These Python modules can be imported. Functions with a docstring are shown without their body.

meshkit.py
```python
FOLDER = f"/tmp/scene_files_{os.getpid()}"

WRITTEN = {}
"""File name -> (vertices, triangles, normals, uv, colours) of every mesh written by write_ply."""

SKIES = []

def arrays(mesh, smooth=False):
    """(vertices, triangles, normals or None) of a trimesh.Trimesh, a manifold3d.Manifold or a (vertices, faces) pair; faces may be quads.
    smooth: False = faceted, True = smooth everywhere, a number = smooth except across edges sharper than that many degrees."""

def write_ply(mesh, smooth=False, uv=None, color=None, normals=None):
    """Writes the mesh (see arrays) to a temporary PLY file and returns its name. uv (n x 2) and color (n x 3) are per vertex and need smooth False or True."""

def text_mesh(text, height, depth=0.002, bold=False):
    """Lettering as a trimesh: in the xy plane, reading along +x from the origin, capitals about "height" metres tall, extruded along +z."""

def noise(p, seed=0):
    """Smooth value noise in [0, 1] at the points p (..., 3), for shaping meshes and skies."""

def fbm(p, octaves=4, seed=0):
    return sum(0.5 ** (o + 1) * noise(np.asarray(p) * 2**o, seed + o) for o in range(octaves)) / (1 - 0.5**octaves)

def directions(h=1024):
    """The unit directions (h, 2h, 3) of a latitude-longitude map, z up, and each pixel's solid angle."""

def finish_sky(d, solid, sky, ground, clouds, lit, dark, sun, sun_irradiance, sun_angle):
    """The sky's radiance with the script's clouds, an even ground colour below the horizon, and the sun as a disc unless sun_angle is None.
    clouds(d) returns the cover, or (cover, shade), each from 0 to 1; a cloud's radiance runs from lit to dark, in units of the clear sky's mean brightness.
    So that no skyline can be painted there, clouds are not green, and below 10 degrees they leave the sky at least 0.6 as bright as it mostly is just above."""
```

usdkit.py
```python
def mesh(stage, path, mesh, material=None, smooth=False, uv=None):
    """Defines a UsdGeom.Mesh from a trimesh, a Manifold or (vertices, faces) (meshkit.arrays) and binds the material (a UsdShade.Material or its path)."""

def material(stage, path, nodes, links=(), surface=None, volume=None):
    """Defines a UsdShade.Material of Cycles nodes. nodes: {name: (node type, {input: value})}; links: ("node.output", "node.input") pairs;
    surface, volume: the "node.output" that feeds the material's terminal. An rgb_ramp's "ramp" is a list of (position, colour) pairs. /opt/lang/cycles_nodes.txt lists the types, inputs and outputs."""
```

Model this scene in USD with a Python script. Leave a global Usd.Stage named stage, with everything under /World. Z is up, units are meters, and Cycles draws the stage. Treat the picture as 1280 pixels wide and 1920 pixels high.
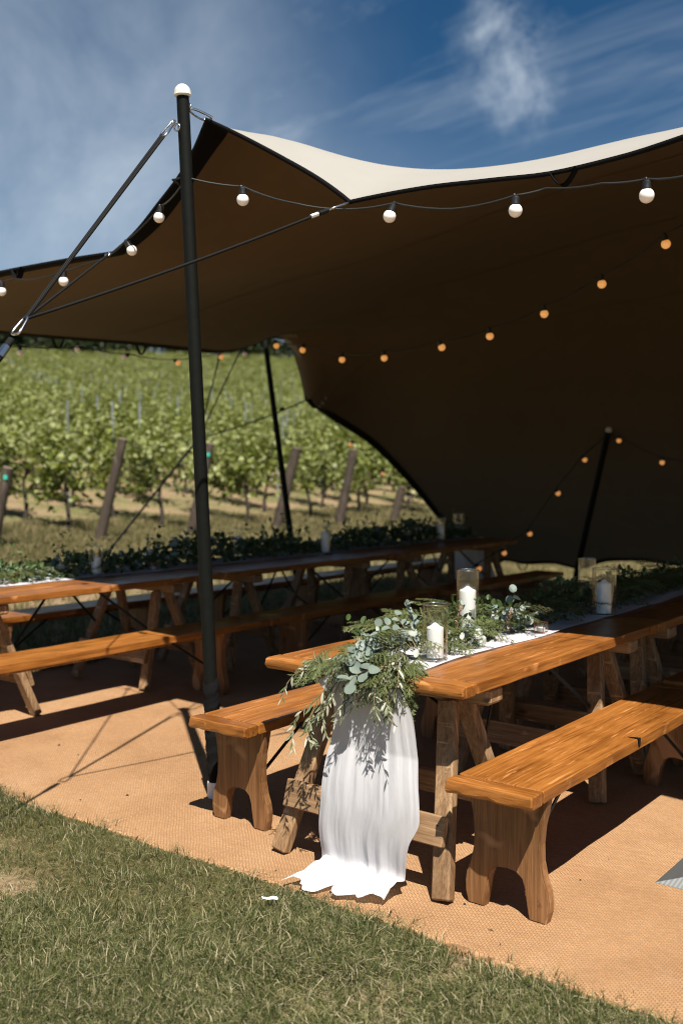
import math, random
import numpy as np, trimesh, usdkit, meshkit
from scipy.interpolate import RBFInterpolator, CubicSpline
from pxr import Usd, UsdGeom, UsdLux, UsdShade, Gf, Vt, Sdf

random.seed(7); RNG = np.random.default_rng(7)
stage = Usd.Stage.CreateInMemory()
UsdGeom.SetStageUpAxis(stage, 'Z'); UsdGeom.SetStageMetersPerUnit(stage, 1.0)
UsdGeom.Xform.Define(stage, '/World'); UsdGeom.Scope.Define(stage, '/World/Looks')
A = np.array

# ------------------------------------------------------------------ camera
EXPOSURE = 0.9
FPX, YAW, EYE = 1867.0, 0.662, 1.5
PITCH = math.atan(75 / FPX)
FW = A([-math.sin(YAW) * math.cos(PITCH), math.cos(YAW) * math.cos(PITCH), -math.sin(PITCH)])
RT = A([math.cos(YAW), math.sin(YAW), 0.0]); UP = np.cross(RT, FW); CAM = A([0, 0, EYE])
cam = UsdGeom.Camera.Define(stage, '/World/camera')
mx = Gf.Matrix4d(1)
for r_, v_ in enumerate((RT, UP, -FW)): mx.SetRow(r_, Gf.Vec4d(*map(float, v_), 0))
mx.SetRow(3, Gf.Vec4d(*map(float, CAM), 1))
cam.AddTransformOp().Set(mx)
cam.CreateHorizontalApertureAttr(24.0); cam.CreateVerticalApertureAttr(36.0); cam.CreateFocalLengthAttr(35.0)
cam.CreateFStopAttr(2.0); cam.CreateFocusDistanceAttr(3.75); cam.CreateExposureAttr(EXPOSURE)

# ------------------------------------------------------------------ sun and sky
SUN = A([.455, -.42, 1.0]); SUN /= np.linalg.norm(SUN)
SKY_STRENGTH, SUN_INTENSITY = 0.05, 1.25
sun = UsdLux.DistantLight.Define(stage, '/World/sun')
zz = SUN; xx = np.cross([0, 0, 1.0], zz); xx /= np.linalg.norm(xx); yy = np.cross(zz, xx)
ms = Gf.Matrix4d(1)
for r_, v_ in enumerate((xx, yy, zz)): ms.SetRow(r_, Gf.Vec4d(*map(float, v_), 0))
sun.AddTransformOp().Set(ms)
sun.CreateIntensityAttr(SUN_INTENSITY); sun.CreateAngleAttr(0.5); sun.CreateColorAttr(Gf.Vec3f(1.0, .94, .85)); sun.CreateNormalizeAttr(True)

def looks(name): return '/World/Looks/' + name
def mat(name, nodes, links=(), surface='p.BSDF', volume=None):
    return usdkit.material(stage, looks(name), nodes, links, surface, volume)

PUFF = FW + RT * (905 - 640) / FPX - UP * (110 - 960) / FPX; PUFF /= np.linalg.norm(PUFF)
LEFT_HAZE = FW + RT * (90 - 640) / FPX - UP * (350 - 960) / FPX; LEFT_HAZE /= np.linalg.norm(LEFT_HAZE)   # where the thin veil of cloud stands
SKY_MAT = usdkit.material(stage, looks('sky'), {
    'sky': ('sky_texture', {'sky_type': 'single_scattering', 'sun_disc': False, 'sun_elevation': float(math.asin(SUN[2])),
                            'sun_rotation': float(math.atan2(SUN[0], SUN[1])), 'air_density': 1.0, 'aerosol_density': .35, 'ozone_density': 2.0}),
    'tc': ('texture_coordinate', {}),
    'sep': ('separate_xyz', {}),
    'zo': ('math', {'math_type': 'add', 'value2': .18}), 'zm': ('math', {'math_type': 'maximum', 'value2': .05}),
    'dx': ('math', {'math_type': 'divide'}), 'dy': ('math', {'math_type': 'divide'}),
    'pl': ('combine_xyz', {}),
    'm1': ('mapping', {'rotation': (0, 0, 0.35), 'scale': (.8, 1.15, 1)}),
    'n1': ('noise_texture', {'scale': 1.3, 'detail': 8, 'roughness': .6, 'distortion': .35}),
    'r1': ('rgb_ramp', {'ramp': [(0, (0, 0, 0)), (.47, (0, 0, 0)), (.60, (.26, .26, .26)), (.80, (.8, .8, .8))]}),
    'm2': ('mapping', {'rotation': (0, 0, .9), 'scale': (.7, 4.2, 1)}),
    'n2': ('noise_texture', {'scale': 1.6, 'detail': 6, 'roughness': .6, 'distortion': .3}),
    'r2': ('rgb_ramp', {'ramp': [(0, (0, 0, 0)), (.48, (0, 0, 0)), (.8, (.22, .22, .22))]}),
    'nw': ('noise_texture', {'scale': 9, 'detail': 5, 'roughness': .6}), 'wc': ('vector_math', {'math_type': 'subtract', 'vector2': (.5, .5, .5)}), 'ws': ('vector_math', {'math_type': 'scale', 'scale': .22}), 'wa': ('vector_math', {'math_type': 'add'}),
    'pd': ('vector_math', {'math_type': 'distance', 'vector2': tuple(PUFF)}),
    'pm': ('map_range', {'range_type': 'smoothstep', 'from_min': 0.085, 'from_max': 0.005, 'to_min': 0.0, 'to_max': .52, 'clamp': True}),
    'n3': ('noise_texture', {'scale': 22, 'detail': 8, 'roughness': .62, 'distortion': .5}),
    'r3': ('rgb_ramp', {'ramp': [(0, (0, 0, 0)), (.36, (0, 0, 0)), (.66, (1, 1, 1))]}),
    'ld': ('vector_math', {'math_type': 'distance', 'vector2': tuple(LEFT_HAZE)}), 'lm': ('map_range', {'range_type': 'smoothstep', 'from_min': .40, 'from_max': .05, 'to_min': 0.0, 'to_max': 1.0, 'clamp': True}),
    'n4': ('noise_texture', {'scale': 5.5, 'detail': 7, 'roughness': .58, 'distortion': .3}), 'r4': ('rgb_ramp', {'ramp': [(0, (0, 0, 0)), (.32, (.05, .05, .05)), (.72, (.62, .62, .62))]}), 'lp': ('math', {'math_type': 'multiply'}), 's5': ('math', {'math_type': 'maximum'}),
    'pp': ('math', {'math_type': 'multiply'}),
    's1': ('math', {'math_type': 'maximum'}), 's2': ('math', {'math_type': 'add', 'use_clamp': True}),
    'hz': ('map_range', {'from_min': .36, 'from_max': .10, 'to_min': 0.0, 'to_max': .34, 'clamp': True}),
    's3': ('math', {'math_type': 'add', 'use_clamp': True}),
    's4': ('math', {'math_type': 'multiply', 'value2': .85}),
    'tint': ('mix_color', {'blend_type': 'multiply', 'fac': 1.0, 'b': (.185, .455, .62), 'use_clamp': False}),
    'cl': ('mix_color', {'b': (7.6, 8.6, 9.5), 'use_clamp': False, 'use_clamp_result': False}),
    'bg': ('background_shader', {'strength': SKY_STRENGTH})},
    [('tc.generated', 'sep.vector'), ('sep.z', 'zo.value1'), ('zo.value', 'zm.value1'), ('sep.x', 'dx.value1'), ('zm.value', 'dx.value2'),
     ('sep.y', 'dy.value1'), ('zm.value', 'dy.value2'), ('dx.value', 'pl.x'), ('dy.value', 'pl.y'),
     ('pl.vector', 'm1.vector'), ('m1.vector', 'n1.vector'), ('n1.fac', 'r1.fac'), ('pl.vector', 'm2.vector'), ('m2.vector', 'n2.vector'), ('n2.fac', 'r2.fac'),
     ('tc.generated', 'nw.vector'), ('nw.color', 'wc.vector1'), ('wc.vector', 'ws.vector1'), ('tc.generated', 'wa.vector1'), ('ws.vector', 'wa.vector2'), ('wa.vector', 'pd.vector1'), ('pd.value', 'pm.value'), ('tc.generated', 'n3.vector'), ('n3.fac', 'r3.fac'), ('pm.result', 'pp.value1'), ('r3.color', 'pp.value2'),
     ('r1.color', 's1.value1'), ('r2.color', 's1.value2'), ('s1.value', 's5.value1'), ('lp.value', 's5.value2'), ('s5.value', 's2.value1'), ('pp.value', 's2.value2'), ('tc.generated', 'ld.vector1'), ('ld.value', 'lm.value'), ('tc.generated', 'n4.vector'), ('n4.fac', 'r4.fac'), ('lm.result', 'lp.value1'), ('r4.color', 'lp.value2'),
     ('sep.z', 'hz.value'), ('s2.value', 's3.value1'), ('hz.result', 's3.value2'), ('s3.value', 's4.value1'),
     ('sky.color', 'tint.a'), ('tint.result', 'cl.a'), ('s4.value', 'cl.fac'), ('cl.result', 'bg.color')], surface='bg.background')
dome = UsdLux.DomeLight.Define(stage, '/World/sky')
UsdShade.MaterialBindingAPI.Apply(dome.GetPrim()).Bind(SKY_MAT)
dome.GetPrim().SetCustomDataByKey('kind', 'structure')

# ------------------------------------------------------------------ naming helpers
USED = set()
def numbered(path):
    if path not in USED:
        USED.add(path); return path
    k = 1
    while f'{path}_{k:03d}' in USED: k += 1
    USED.add(f'{path}_{k:03d}'); return f'{path}_{k:03d}'
def tag(o, label=None, cat=None, group=None, kind=None):
    p = o.GetPrim() if hasattr(o, 'GetPrim') else o
    for k, v in (('label', label), ('category', cat), ('group', group), ('kind', kind)):
        if v: p.SetCustomDataByKey(k, v)
    return p
def thing(name, label, cat, loc=(0, 0, 0), rz=0.0, group=None, kind=None):
    x = UsdGeom.Xform.Define(stage, numbered('/World/' + name))
    x.AddTranslateOp().Set(Gf.Vec3d(*map(float, loc)))
    x.AddRotateZOp().Set(float(math.degrees(rz)))
    return tag(x, label, cat, group, kind)
TINT = np.random.default_rng(5)
def add_tint(m):
    """one random number per loose piece (blade, leaf) of the mesh, read by the foliage materials"""
    from scipy.sparse import coo_matrix
    from scipy.sparse.csgraph import connected_components
    n = len(m.GetPointsAttr().Get()); f = np.array(m.GetFaceVertexIndicesAttr().Get()).reshape(-1, 3)
    e = np.vstack([f[:, :2], f[:, 1:]]); k, lab = connected_components(coo_matrix((np.ones(len(e)), (e[:, 0], e[:, 1])), (n, n)), directed=False)
    UsdGeom.PrimvarsAPI(m).CreatePrimvar('tint', Sdf.ValueTypeNames.FloatArray, 'vertex').Set(Vt.FloatArray.FromNumpy(TINT.random(k)[lab].astype(np.float32)))
LEAFY = set()
def obj(name, mesh, material, parent=None, smooth=False, label=None, cat=None, group=None, kind=None):
    base = (str(parent.GetPath()) if parent is not None else '/World') + '/' + name
    m = usdkit.mesh(stage, numbered(base), mesh, material, smooth)
    if str(material.GetPath()) in LEAFY: add_tint(m)
    return tag(m, label, cat, group, kind)
def dup(root, loc, rz=0.0, label=None, group=None, sc=None):
    was = root.GetCustomData()
    base = root.GetName()
    if base[-4:-3] == '_' and base[-3:].isdigit(): base = base[:-4]
    x = UsdGeom.Xform.Define(stage, numbered('/World/' + base))
    p = x.GetPrim(); p.GetReferences().AddInternalReference(root.GetPath()); p.SetInstanceable(True)
    x.ClearXformOpOrder()
    t = x.GetTranslateOp() or x.AddTranslateOp(); t.Set(Gf.Vec3d(*map(float, loc)))
    r = x.GetRotateZOp() or x.AddRotateZOp(); r.Set(float(math.degrees(rz)))
    ops = [t, r]
    if sc is not None:
        s = x.GetScaleOp() or x.AddScaleOp(); s.Set(Gf.Vec3f(*(sc if np.ndim(sc) else (sc, sc, sc)))); ops.append(s)
    x.SetXformOpOrder(ops)
    tag(p, label or was.get('label'), was.get('category'), group or was.get('group'))
    return p
def place(p, loc, rz):
    x = UsdGeom.Xformable(p); ops = x.GetOrderedXformOps(); ops[0].Set(Gf.Vec3d(*map(float, loc))); ops[1].Set(float(math.degrees(rz)))

# ------------------------------------------------------------------ mesh helpers
cat_ = trimesh.util.concatenate
def TM(v, f): return trimesh.Trimesh(np.asarray(v, float), np.asarray(f, int), process=False)
def hull(pts): return trimesh.convex.convex_hull(np.asarray(pts, float))
def cbox(c, s, ch=.004):
    """box with chamfered edges"""
    s = np.asarray(s, float) / 2; ch = min(ch, .45 * s.min() * 2 / 2); pts = []
    for sx in (-1, 1):
        for sy in (-1, 1):
            for sz in (-1, 1):
                g = A([sx, sy, sz])
                for k in range(3):
                    q = s - ch; q = q.copy(); q[k] = s[k]; pts.append(g * q)
    m = hull(pts); m.apply_translation(c); return m
def frame(p0, p1, up=(0, 0, 1)):
    d = np.asarray(p1, float) - p0; L = np.linalg.norm(d); d = d / L
    up = np.asarray(up, float)
    if abs(d @ up) > .98: up = A([1.0, 0, 0])
    x = np.cross(up, d); x /= np.linalg.norm(x); y = np.cross(d, x)
    T = np.eye(4); T[:3, 0] = x; T[:3, 1] = y; T[:3, 2] = d; T[:3, 3] = (np.asarray(p0) + p1) / 2
    return T, L
def beam(p0, p1, w, h, up=(0, 0, 1), ch=.004):
    """bar from p0 to p1: h along up, w across"""
    T, L = frame(A(p0, float), A(p1, float), up); m = cbox((0, 0, 0), (w, h, L), ch); m.apply_transform(T); return m
def tube(path, r, n=6, closed=False, caps=True):
    P = np.asarray(path, float); N = len(P)
    d = np.roll(P, -1, 0) - np.roll(P, 1, 0) if closed else np.gradient(P, axis=0)
    d /= np.linalg.norm(d, axis=1, keepdims=True)
    u = A([0, 0, 1.0]) if abs(d[0, 2]) < .9 else A([1.0, 0, 0])
    rr = np.broadcast_to(np.asarray(r, float), (N,)); V = []
    for i in range(N):
        x = np.cross(u, d[i]); x /= np.linalg.norm(x); y = np.cross(d[i], x); u = y
        a = np.arange(n) * 2 * math.pi / n
        V.append(P[i] + rr[i] * (np.cos(a)[:, None] * x + np.sin(a)[:, None] * y))
    V = np.concatenate(V); F = []
    for i in range(N if closed else N - 1):
        j = (i + 1) % N
        for k in range(n):
            a, b, c, e = i * n + k, i * n + (k + 1) % n, j * n + (k + 1) % n, j * n + k
            F += [(a, b, c), (a, c, e)]
    if not closed and caps:
        V = np.vstack([V, P[0], P[-1]]); c0, c1 = len(V) - 2, len(V) - 1
        for k in range(n):
            F += [(c0, (k + 1) % n, k), (c1, (N - 1) * n + k, (N - 1) * n + (k + 1) % n)]
    return TM(V, F)
def lathe(prof, n=24, c=(0, 0, 0)):
    """prof: (r, z) pairs"""
    prof = np.asarray(prof, float); a = np.arange(n) * 2 * math.pi / n; V = []
    for r, z in prof: V.append(np.stack([r * np.cos(a), r * np.sin(a), np.full(n, z)], 1))
    V = np.concatenate(V); F = []
    for i in range(len(prof) - 1):
        for k in range(n):
            p, q, s, t = i * n + k, i * n + (k + 1) % n, (i + 1) * n + (k + 1) % n, (i + 1) * n + k
            F += [(p, q, s), (p, s, t)]
    m = TM(V + A(c), F); return m
def spline(pts, n=24, closed=False):
    P = np.asarray(pts, float); t = np.r_[0, np.cumsum(np.linalg.norm(np.diff(P, axis=0), axis=1))]
    return CubicSpline(t, P, bc_type='natural')(np.linspace(0, t[-1], n))
def cable_path(p0, p1, sag, n=10):
    t = np.linspace(0, 1, n)[:, None]; P = A(p0) * (1 - t) + A(p1) * t; P[:, 2] -= (4 * sag * t * (1 - t))[:, 0]; return P
def board(w, t, L, seed=0, n=14, wear=.0022, r=.006, chip=True):
    """a worn plank lying along +y from y=0, centred on x, its top at z=0; edges rounded and uneven"""
    g = np.random.default_rng(seed)
    base = []
    for sx, sz in ((1, 1), (-1, 1), (-1, -1), (1, -1)):
        for a in ((0, .5, 1) if sz > 0 else (0, 1)):
            ang = {(1, 1): 0, (-1, 1): 90, (-1, -1): 180, (1, -1): 270}[(sx, sz)] + 90 * a
            base.append((sx, sz, math.cos(math.radians(ang)), math.sin(math.radians(ang))))
    K = len(base); V = []
    ys = np.linspace(0, L, n); ys[1:-1] += g.uniform(-.25, .25, n - 2) * L / n
    ys = np.r_[0, .004, ys[1:-1], L - .004, L]; N = len(ys)
    wob = g.normal(0, wear, (N, 4)); rr = r * (1 + np.abs(g.normal(0, .45, (N, 4))))
    if chip:
        for _ in range(max(1, int(L * 2))): rr[g.integers(1, N - 1), g.integers(0, 2)] += g.uniform(.004, .012)
    for i, y in enumerate(ys):
        end = .004 if i in (0, N - 1) else 0
        for sx, sz, cx, cz in base:
            k = {(1, 1): 0, (-1, 1): 1, (-1, -1): 2, (1, -1): 3}[(sx, sz)]
            rad = min(rr[i, k], t * .45)
            x = sx * (w / 2 - end) + (wob[i, k]) - sx * rad + rad * cx
            z = (0 if sz > 0 else -t) - sz * end + wob[i, (k + 1) % 4] * .5 * (1 if sz < 0 else .4) - sz * rad + rad * cz
            V.append((x, y, z))
    F = []
    for i in range(N - 1):
        for k in range(K):
            a, b, c, d = i * K + k, i * K + (k + 1) % K, (i + 1) * K + (k + 1) % K, (i + 1) * K + k
            F += [(a, c, b), (a, d, c)]
    for i, flip in ((0, 0), (N - 1, 1)):
        for k in range(1, K - 1):
            f = (i * K, i * K + k, i * K + k + 1); F.append(f if not flip else f[::-1])
    m = TM(V, F); trimesh.repair.fix_normals(m); return m
def at(m, T=None, loc=None, rz=0, rx=0, ry=0, s=None):
    m = m.copy()
    if s is not None: m.apply_scale(s)
    if ry: m.apply_transform(trimesh.transformations.rotation_matrix(ry, (0, 1, 0)))
    if rx: m.apply_transform(trimesh.transformations.rotation_matrix(rx, (1, 0, 0)))
    if rz: m.apply_transform(trimesh.transformations.rotation_matrix(rz, (0, 0, 1)))
    if T is not None: m.apply_transform(T)
    if loc is not None: m.apply_translation(loc)
    return m
def ray(x, y): return FW + RT * (x - 640) / FPX - UP * (y - 960) / FPX
def at_z(x, y, z=0.0): r = ray(x, y); return CAM + r * (z - EYE) / r[2]
def at_x(x, y, X): r = ray(x, y); return CAM + r * (X / r[0])
def at_y(x, y, Y): r = ray(x, y); return CAM + r * (Y / r[1])
def at_d(x, y, d): return CAM + ray(x, y) * d
def proj(p):
    q = np.asarray(p, float) - CAM; d = q @ FW
    return A([640 + FPX * (q @ RT) / d, 960 - FPX * (q @ UP) / d])

# ------------------------------------------------------------------ materials
def plain(name, col, rough=.5, metal=0.0, spec=.5, noise=None, bump=0.0, bscale=60, **kw):
    nodes = {'p': ('principled_bsdf', {'base_color': col, 'roughness': rough, 'metallic': metal, 'specular_ior_level': spec, **kw})}; links = []
    if noise or bump:
        nodes['tc'] = ('texture_coordinate', {})
        nodes['n'] = ('noise_texture', {'scale': bscale, 'detail': 4, 'roughness': .6}); links.append(('tc.object', 'n.vector'))
    if noise:
        lo, hi = A(col) * (1 - noise), A(col) * (1 + noise)
        nodes['r'] = ('rgb_ramp', {'ramp': [(.25, tuple(lo)), (.75, tuple(np.minimum(hi, .95)))]}); links += [('n.fac', 'r.fac'), ('r.color', 'p.base_color')]
    if bump:
        nodes['b'] = ('bump', {'strength': .6, 'distance': bump}); links += [('n.fac', 'b.height'), ('b.normal', 'p.normal')]
    return mat(name, nodes, links)

def wood(name, cols, axis, rough=.42, knots=True, dark=.5, coat=0.0, fine=1.0, worn=False):
    """cols: dark, mid, light; axis: grain direction"""
    sc = [38 * fine] * 3; sc[axis] = 1.5
    sf = [150 * fine] * 3; sf[axis] = 5
    kn = [7.0] * 3; kn[axis] = 2.6
    nodes = {'tc': ('texture_coordinate', {}), 'oi': ('object_info', {}),
        'off': ('vector_math', {'math_type': 'scale', 'vector1': (13.1, 7.7, 5.3)}), 'ad': ('vector_math', {'math_type': 'add'}),
                'm': ('mapping', {'scale': tuple(sc)}), 'n': ('noise_texture', {'scale': 1, 'detail': 6, 'roughness': .68, 'distortion': .9}),
        'mf': ('mapping', {'scale': tuple(sf)}), 'nf': ('noise_texture', {'scale': 1, 'detail': 3, 'roughness': .7}),
        'nb': ('noise_texture', {'scale': 3.1, 'detail': 3, 'roughness': .55}),
        'r': ('rgb_ramp', {'ramp': [(.22, cols[0]), (.45, cols[1]), (.72, cols[2])]}),
        'rf': ('rgb_ramp', {'ramp': [(.3, (.48, .45, .40)), (.52, (1, 1, 1)), (.8, (1.15, 1.15, 1.12))]}),
        'rb': ('rgb_ramp', {'ramp': [(.25, (.55, .48, .42)), (.5, (1, 1, 1)), (.75, (1.2, 1.18, 1.15))]}),
        'x1': ('mix_color', {'blend_type': 'multiply', 'fac': .75, 'use_clamp': False}), 'x2': ('mix_color', {'blend_type': 'multiply', 'fac': .8, 'use_clamp': False}),
        'mk': ('mapping', {'scale': tuple(kn)}), 'v': ('voronoi_texture', {'scale': 1.0, 'randomness': 1.0}),
        'rk': ('rgb_ramp', {'ramp': [(0, (1, 1, 1)), (.045, (.9, .9, .9)), (.10, (0, 0, 0))]}),
        'x3': ('mix_color', {'b': tuple(A(cols[0]) * .28)}), 'km': ('math', {'math_type': 'multiply', 'value2': .85 if knots else 0.0}),
        'ms': ('mapping', {'rotation': (0, 0, .5), 'scale': (4, 60, 4) if axis != 1 else (60, 4, 4)}), 'ns': ('noise_texture', {'scale': 1.4, 'detail': 2, 'distortion': .6}),
        'rs': ('rgb_ramp', {'ramp': [(.62, (0, 0, 0)), (.70, (.6, .6, .6))]}), 'x4': ('mix_color', {'b': tuple(np.minimum(A(cols[2]) * 1.45 + .05, .8))}),
        'bv': ('bevel', {'samples': 4, 'radius': .007}), 'geo': ('geometry', {}), 'dt': ('vector_math', {'math_type': 'dot_product'}), 'em': ('map_range', {'from_min': .995, 'from_max': .88, 'to_min': 0.0, 'to_max': 1.0, 'clamp': True}), 'ne': ('noise_texture', {'scale': 42, 'detail': 4, 'roughness': .65}), 're': ('rgb_ramp', {'ramp': [(.50, (0, 0, 0)), (.64, (.55, .55, .55))]}), 'e2': ('math', {'math_type': 'multiply'}), 'x5': ('mix_color', {'b': tuple(np.minimum(A(cols[2]) * 1.35 + .06, .8))}),
        'nd': ('noise_texture', {'scale': 17, 'detail': 6, 'roughness': .75}), 'rd': ('rgb_ramp', {'ramp': [(.64, (0, 0, 0)), (.74, (.75, .75, .75))]}), 'x6': ('mix_color', {'b': tuple(A(cols[0]) * .30)}),
        'rr': ('rgb_ramp', {'ramp': [(.3, (rough - .1,) * 3), (.7, (rough + .16,) * 3)]}),
        'b': ('bump', {'strength': .35, 'distance': .003}),
        'p': ('principled_bsdf', {'roughness': rough, 'coat_weight': coat, 'coat_roughness': .25, 'specular_ior_level': .4})}
    links = [('tc.object', 'ad.vector1'), ('oi.random', 'off.scale'), ('off.vector', 'ad.vector2'), ('ad.vector', 'm.vector'), ('m.vector', 'n.vector'),
        ('ad.vector', 'mf.vector'), ('mf.vector', 'nf.vector'), ('ad.vector', 'nb.vector'), ('n.fac', 'r.fac'), ('nf.fac', 'rf.fac'), ('nb.fac', 'rb.fac'),
        ('r.color', 'x1.a'), ('rf.color', 'x1.b'), ('x1.result', 'x2.a'), ('rb.color', 'x2.b'), ('ad.vector', 'mk.vector'), ('mk.vector', 'v.vector'), ('v.distance', 'rk.fac'),
        ('rk.color', 'km.value1'), ('km.value', 'x3.fac'), ('x2.result', 'x3.a'), ('ad.vector', 'ms.vector'), ('ms.vector', 'ns.vector'), ('ns.fac', 'rs.fac'), ('rs.color', 'x4.fac'), ('x3.result', 'x4.a'),
        ('bv.bevel', 'dt.vector1'), ('geo.normal', 'dt.vector2'), ('dt.value', 'em.value'), ('tc.object', 'ne.vector'), ('ne.fac', 're.fac'), ('em.result', 'e2.value1'), ('re.color', 'e2.value2'), ('e2.value', 'x5.fac'), ('x4.result', 'x5.a'), ('ad.vector', 'nd.vector'), ('nd.fac', 'rd.fac'), ('rd.color', 'x6.fac'), ('x5.result', 'x6.a'), ('x6.result', 'p.base_color'), ('nb.fac', 'rr.fac'), ('rr.color', 'p.roughness'), ('nf.fac', 'b.height'), ('b.normal', 'p.normal')]
    if not worn:
        for k_ in ('bv', 'dt', 'em', 'ne', 're', 'e2', 'x5', 'geo'): nodes.pop(k_)
        links = [l for l in links if not any(q.split('.')[0] in ('bv', 'dt', 'em', 'ne', 're', 'e2', 'x5', 'geo') for q in l)] + [('x4.result', 'x6.a')]
    return mat(name, nodes, links)

HONEY = ((.085, .026, .005), (.235, .080, .014), (.37, .145, .030))
HONEY2 = ((.090, .028, .006), (.245, .086, .015), (.38, .152, .031))
GREYW = ((.085, .045, .021), (.21, .122, .060), (.36, .235, .125))
M = {}
M['top_wood'] = wood('varnished_pine', HONEY, 1, .40, coat=.12)
M['seat_wood'] = wood('varnished_seat_pine', HONEY2, 1, .38, coat=.12)
M['cap_wood'] = wood('varnished_end_pine', HONEY2, 0, .42, coat=.1)
M['leg_wood'] = wood('raw_leg_pine', GREYW, 2, .62)
M['panel_wood'] = wood('oiled_panel_pine', ((.065, .027, .010), (.18, .084, .031), (.30, .155, .066)), 2, .5)
M['rail_wood'] = wood('raw_rail_pine', ((.10, .055, .026), (.25, .15, .075), (.38, .25, .14)), 0, .62)
M['black_steel'] = plain('black_steel', (.012, .012, .012), .45, .0, .5)
M['pole_paint'] = plain('dark_pole_paint', (.0045, .0055, .0045), .65, 0.0, .15, noise=.25, bscale=30)
M['black_cloth'] = plain('black_cloth', (.006, .006, .006), .9, 0.0, .12, bump=.002, bscale=90)
M['webbing'] = plain('black_webbing', (.005, .005, .005), .9, 0.0, .12, bump=.001, bscale=200)
M['rope'] = mat('braided_black_rope', {'tc': ('texture_coordinate', {}), 'w': ('wave_texture', {'bands_direction': 'diagonal', 'scale': 55, 'distortion': .5}),
    'r': ('rgb_ramp', {'ramp': [(0, (.003, .003, .003)), (1, (.020, .020, .020))]}), 'b': ('bump', {'strength': .8, 'distance': .002}), 'p': ('principled_bsdf', {'roughness': .8, 'specular_ior_level': .15})},
    [('tc.object', 'w.vector'), ('w.fac', 'r.fac'), ('r.color', 'p.base_color'), ('w.fac', 'b.height'), ('b.normal', 'p.normal')])
M['steel'] = plain('polished_steel', (.62, .61, .60), .22, 1.0, noise=.08)
M['cap_white'] = plain('white_cap', (.62, .60, .55), .4, noise=.06)
M['foot_white'] = plain('pale_grey_plastic', (.62, .62, .62), .45, noise=.08)
M['brass'] = plain('brass', (.5, .33, .13), .4, 1.0)
M['socket'] = plain('black_socket', (.012, .012, .012), .4)
M['cable'] = plain('black_rubber_cable', (.012, .013, .012), .5)
M['bulb'] = mat('opal_warm_bulb', {'p': ('principled_bsdf', {'base_color': (.80, .76, .72), 'roughness': .25, 'emission_color': (1.0, .36, .045), 'emission_strength': .27})})
M['white_bulb'] = mat('opal_white_bulb', {'p': ('principled_bsdf', {'base_color': (.80, .77, .75), 'roughness': .25, 'emission_color': (1.0, .62, .40), 'emission_strength': .05})})
M['candle'] = mat('white_wax', {'p': ('principled_bsdf', {'base_color': (.82, .81, .78), 'roughness': .5, 'subsurface_weight': .35, 'subsurface_radius': (.02, .015, .01), 'subsurface_scale': .5})})
M['wick'] = plain('wick', (.08, .07, .06), .9)
M['glass'] = mat('clear_glass_pane', {'f': ('layer_weight', {'blend': .5}), 'pw': ('math', {'math_type': 'power', 'value2': 3.0}), 'mm': ('math', {'math_type': 'multiply_add', 'value2': .75, 'value3': .045, 'use_clamp': True}),
    't': ('transparent_bsdf', {'color': (.985, .99, .985)}), 'g': ('glossy_bsdf', {'color': (1, 1, 1), 'roughness': .03}), 'x': ('mix_closure', {})},
    [('f.facing', 'pw.value1'), ('pw.value', 'mm.value1'), ('mm.value', 'x.fac'), ('t.BSDF', 'x.closure1'), ('g.BSDF', 'x.closure2')], surface='x.closure')
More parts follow.
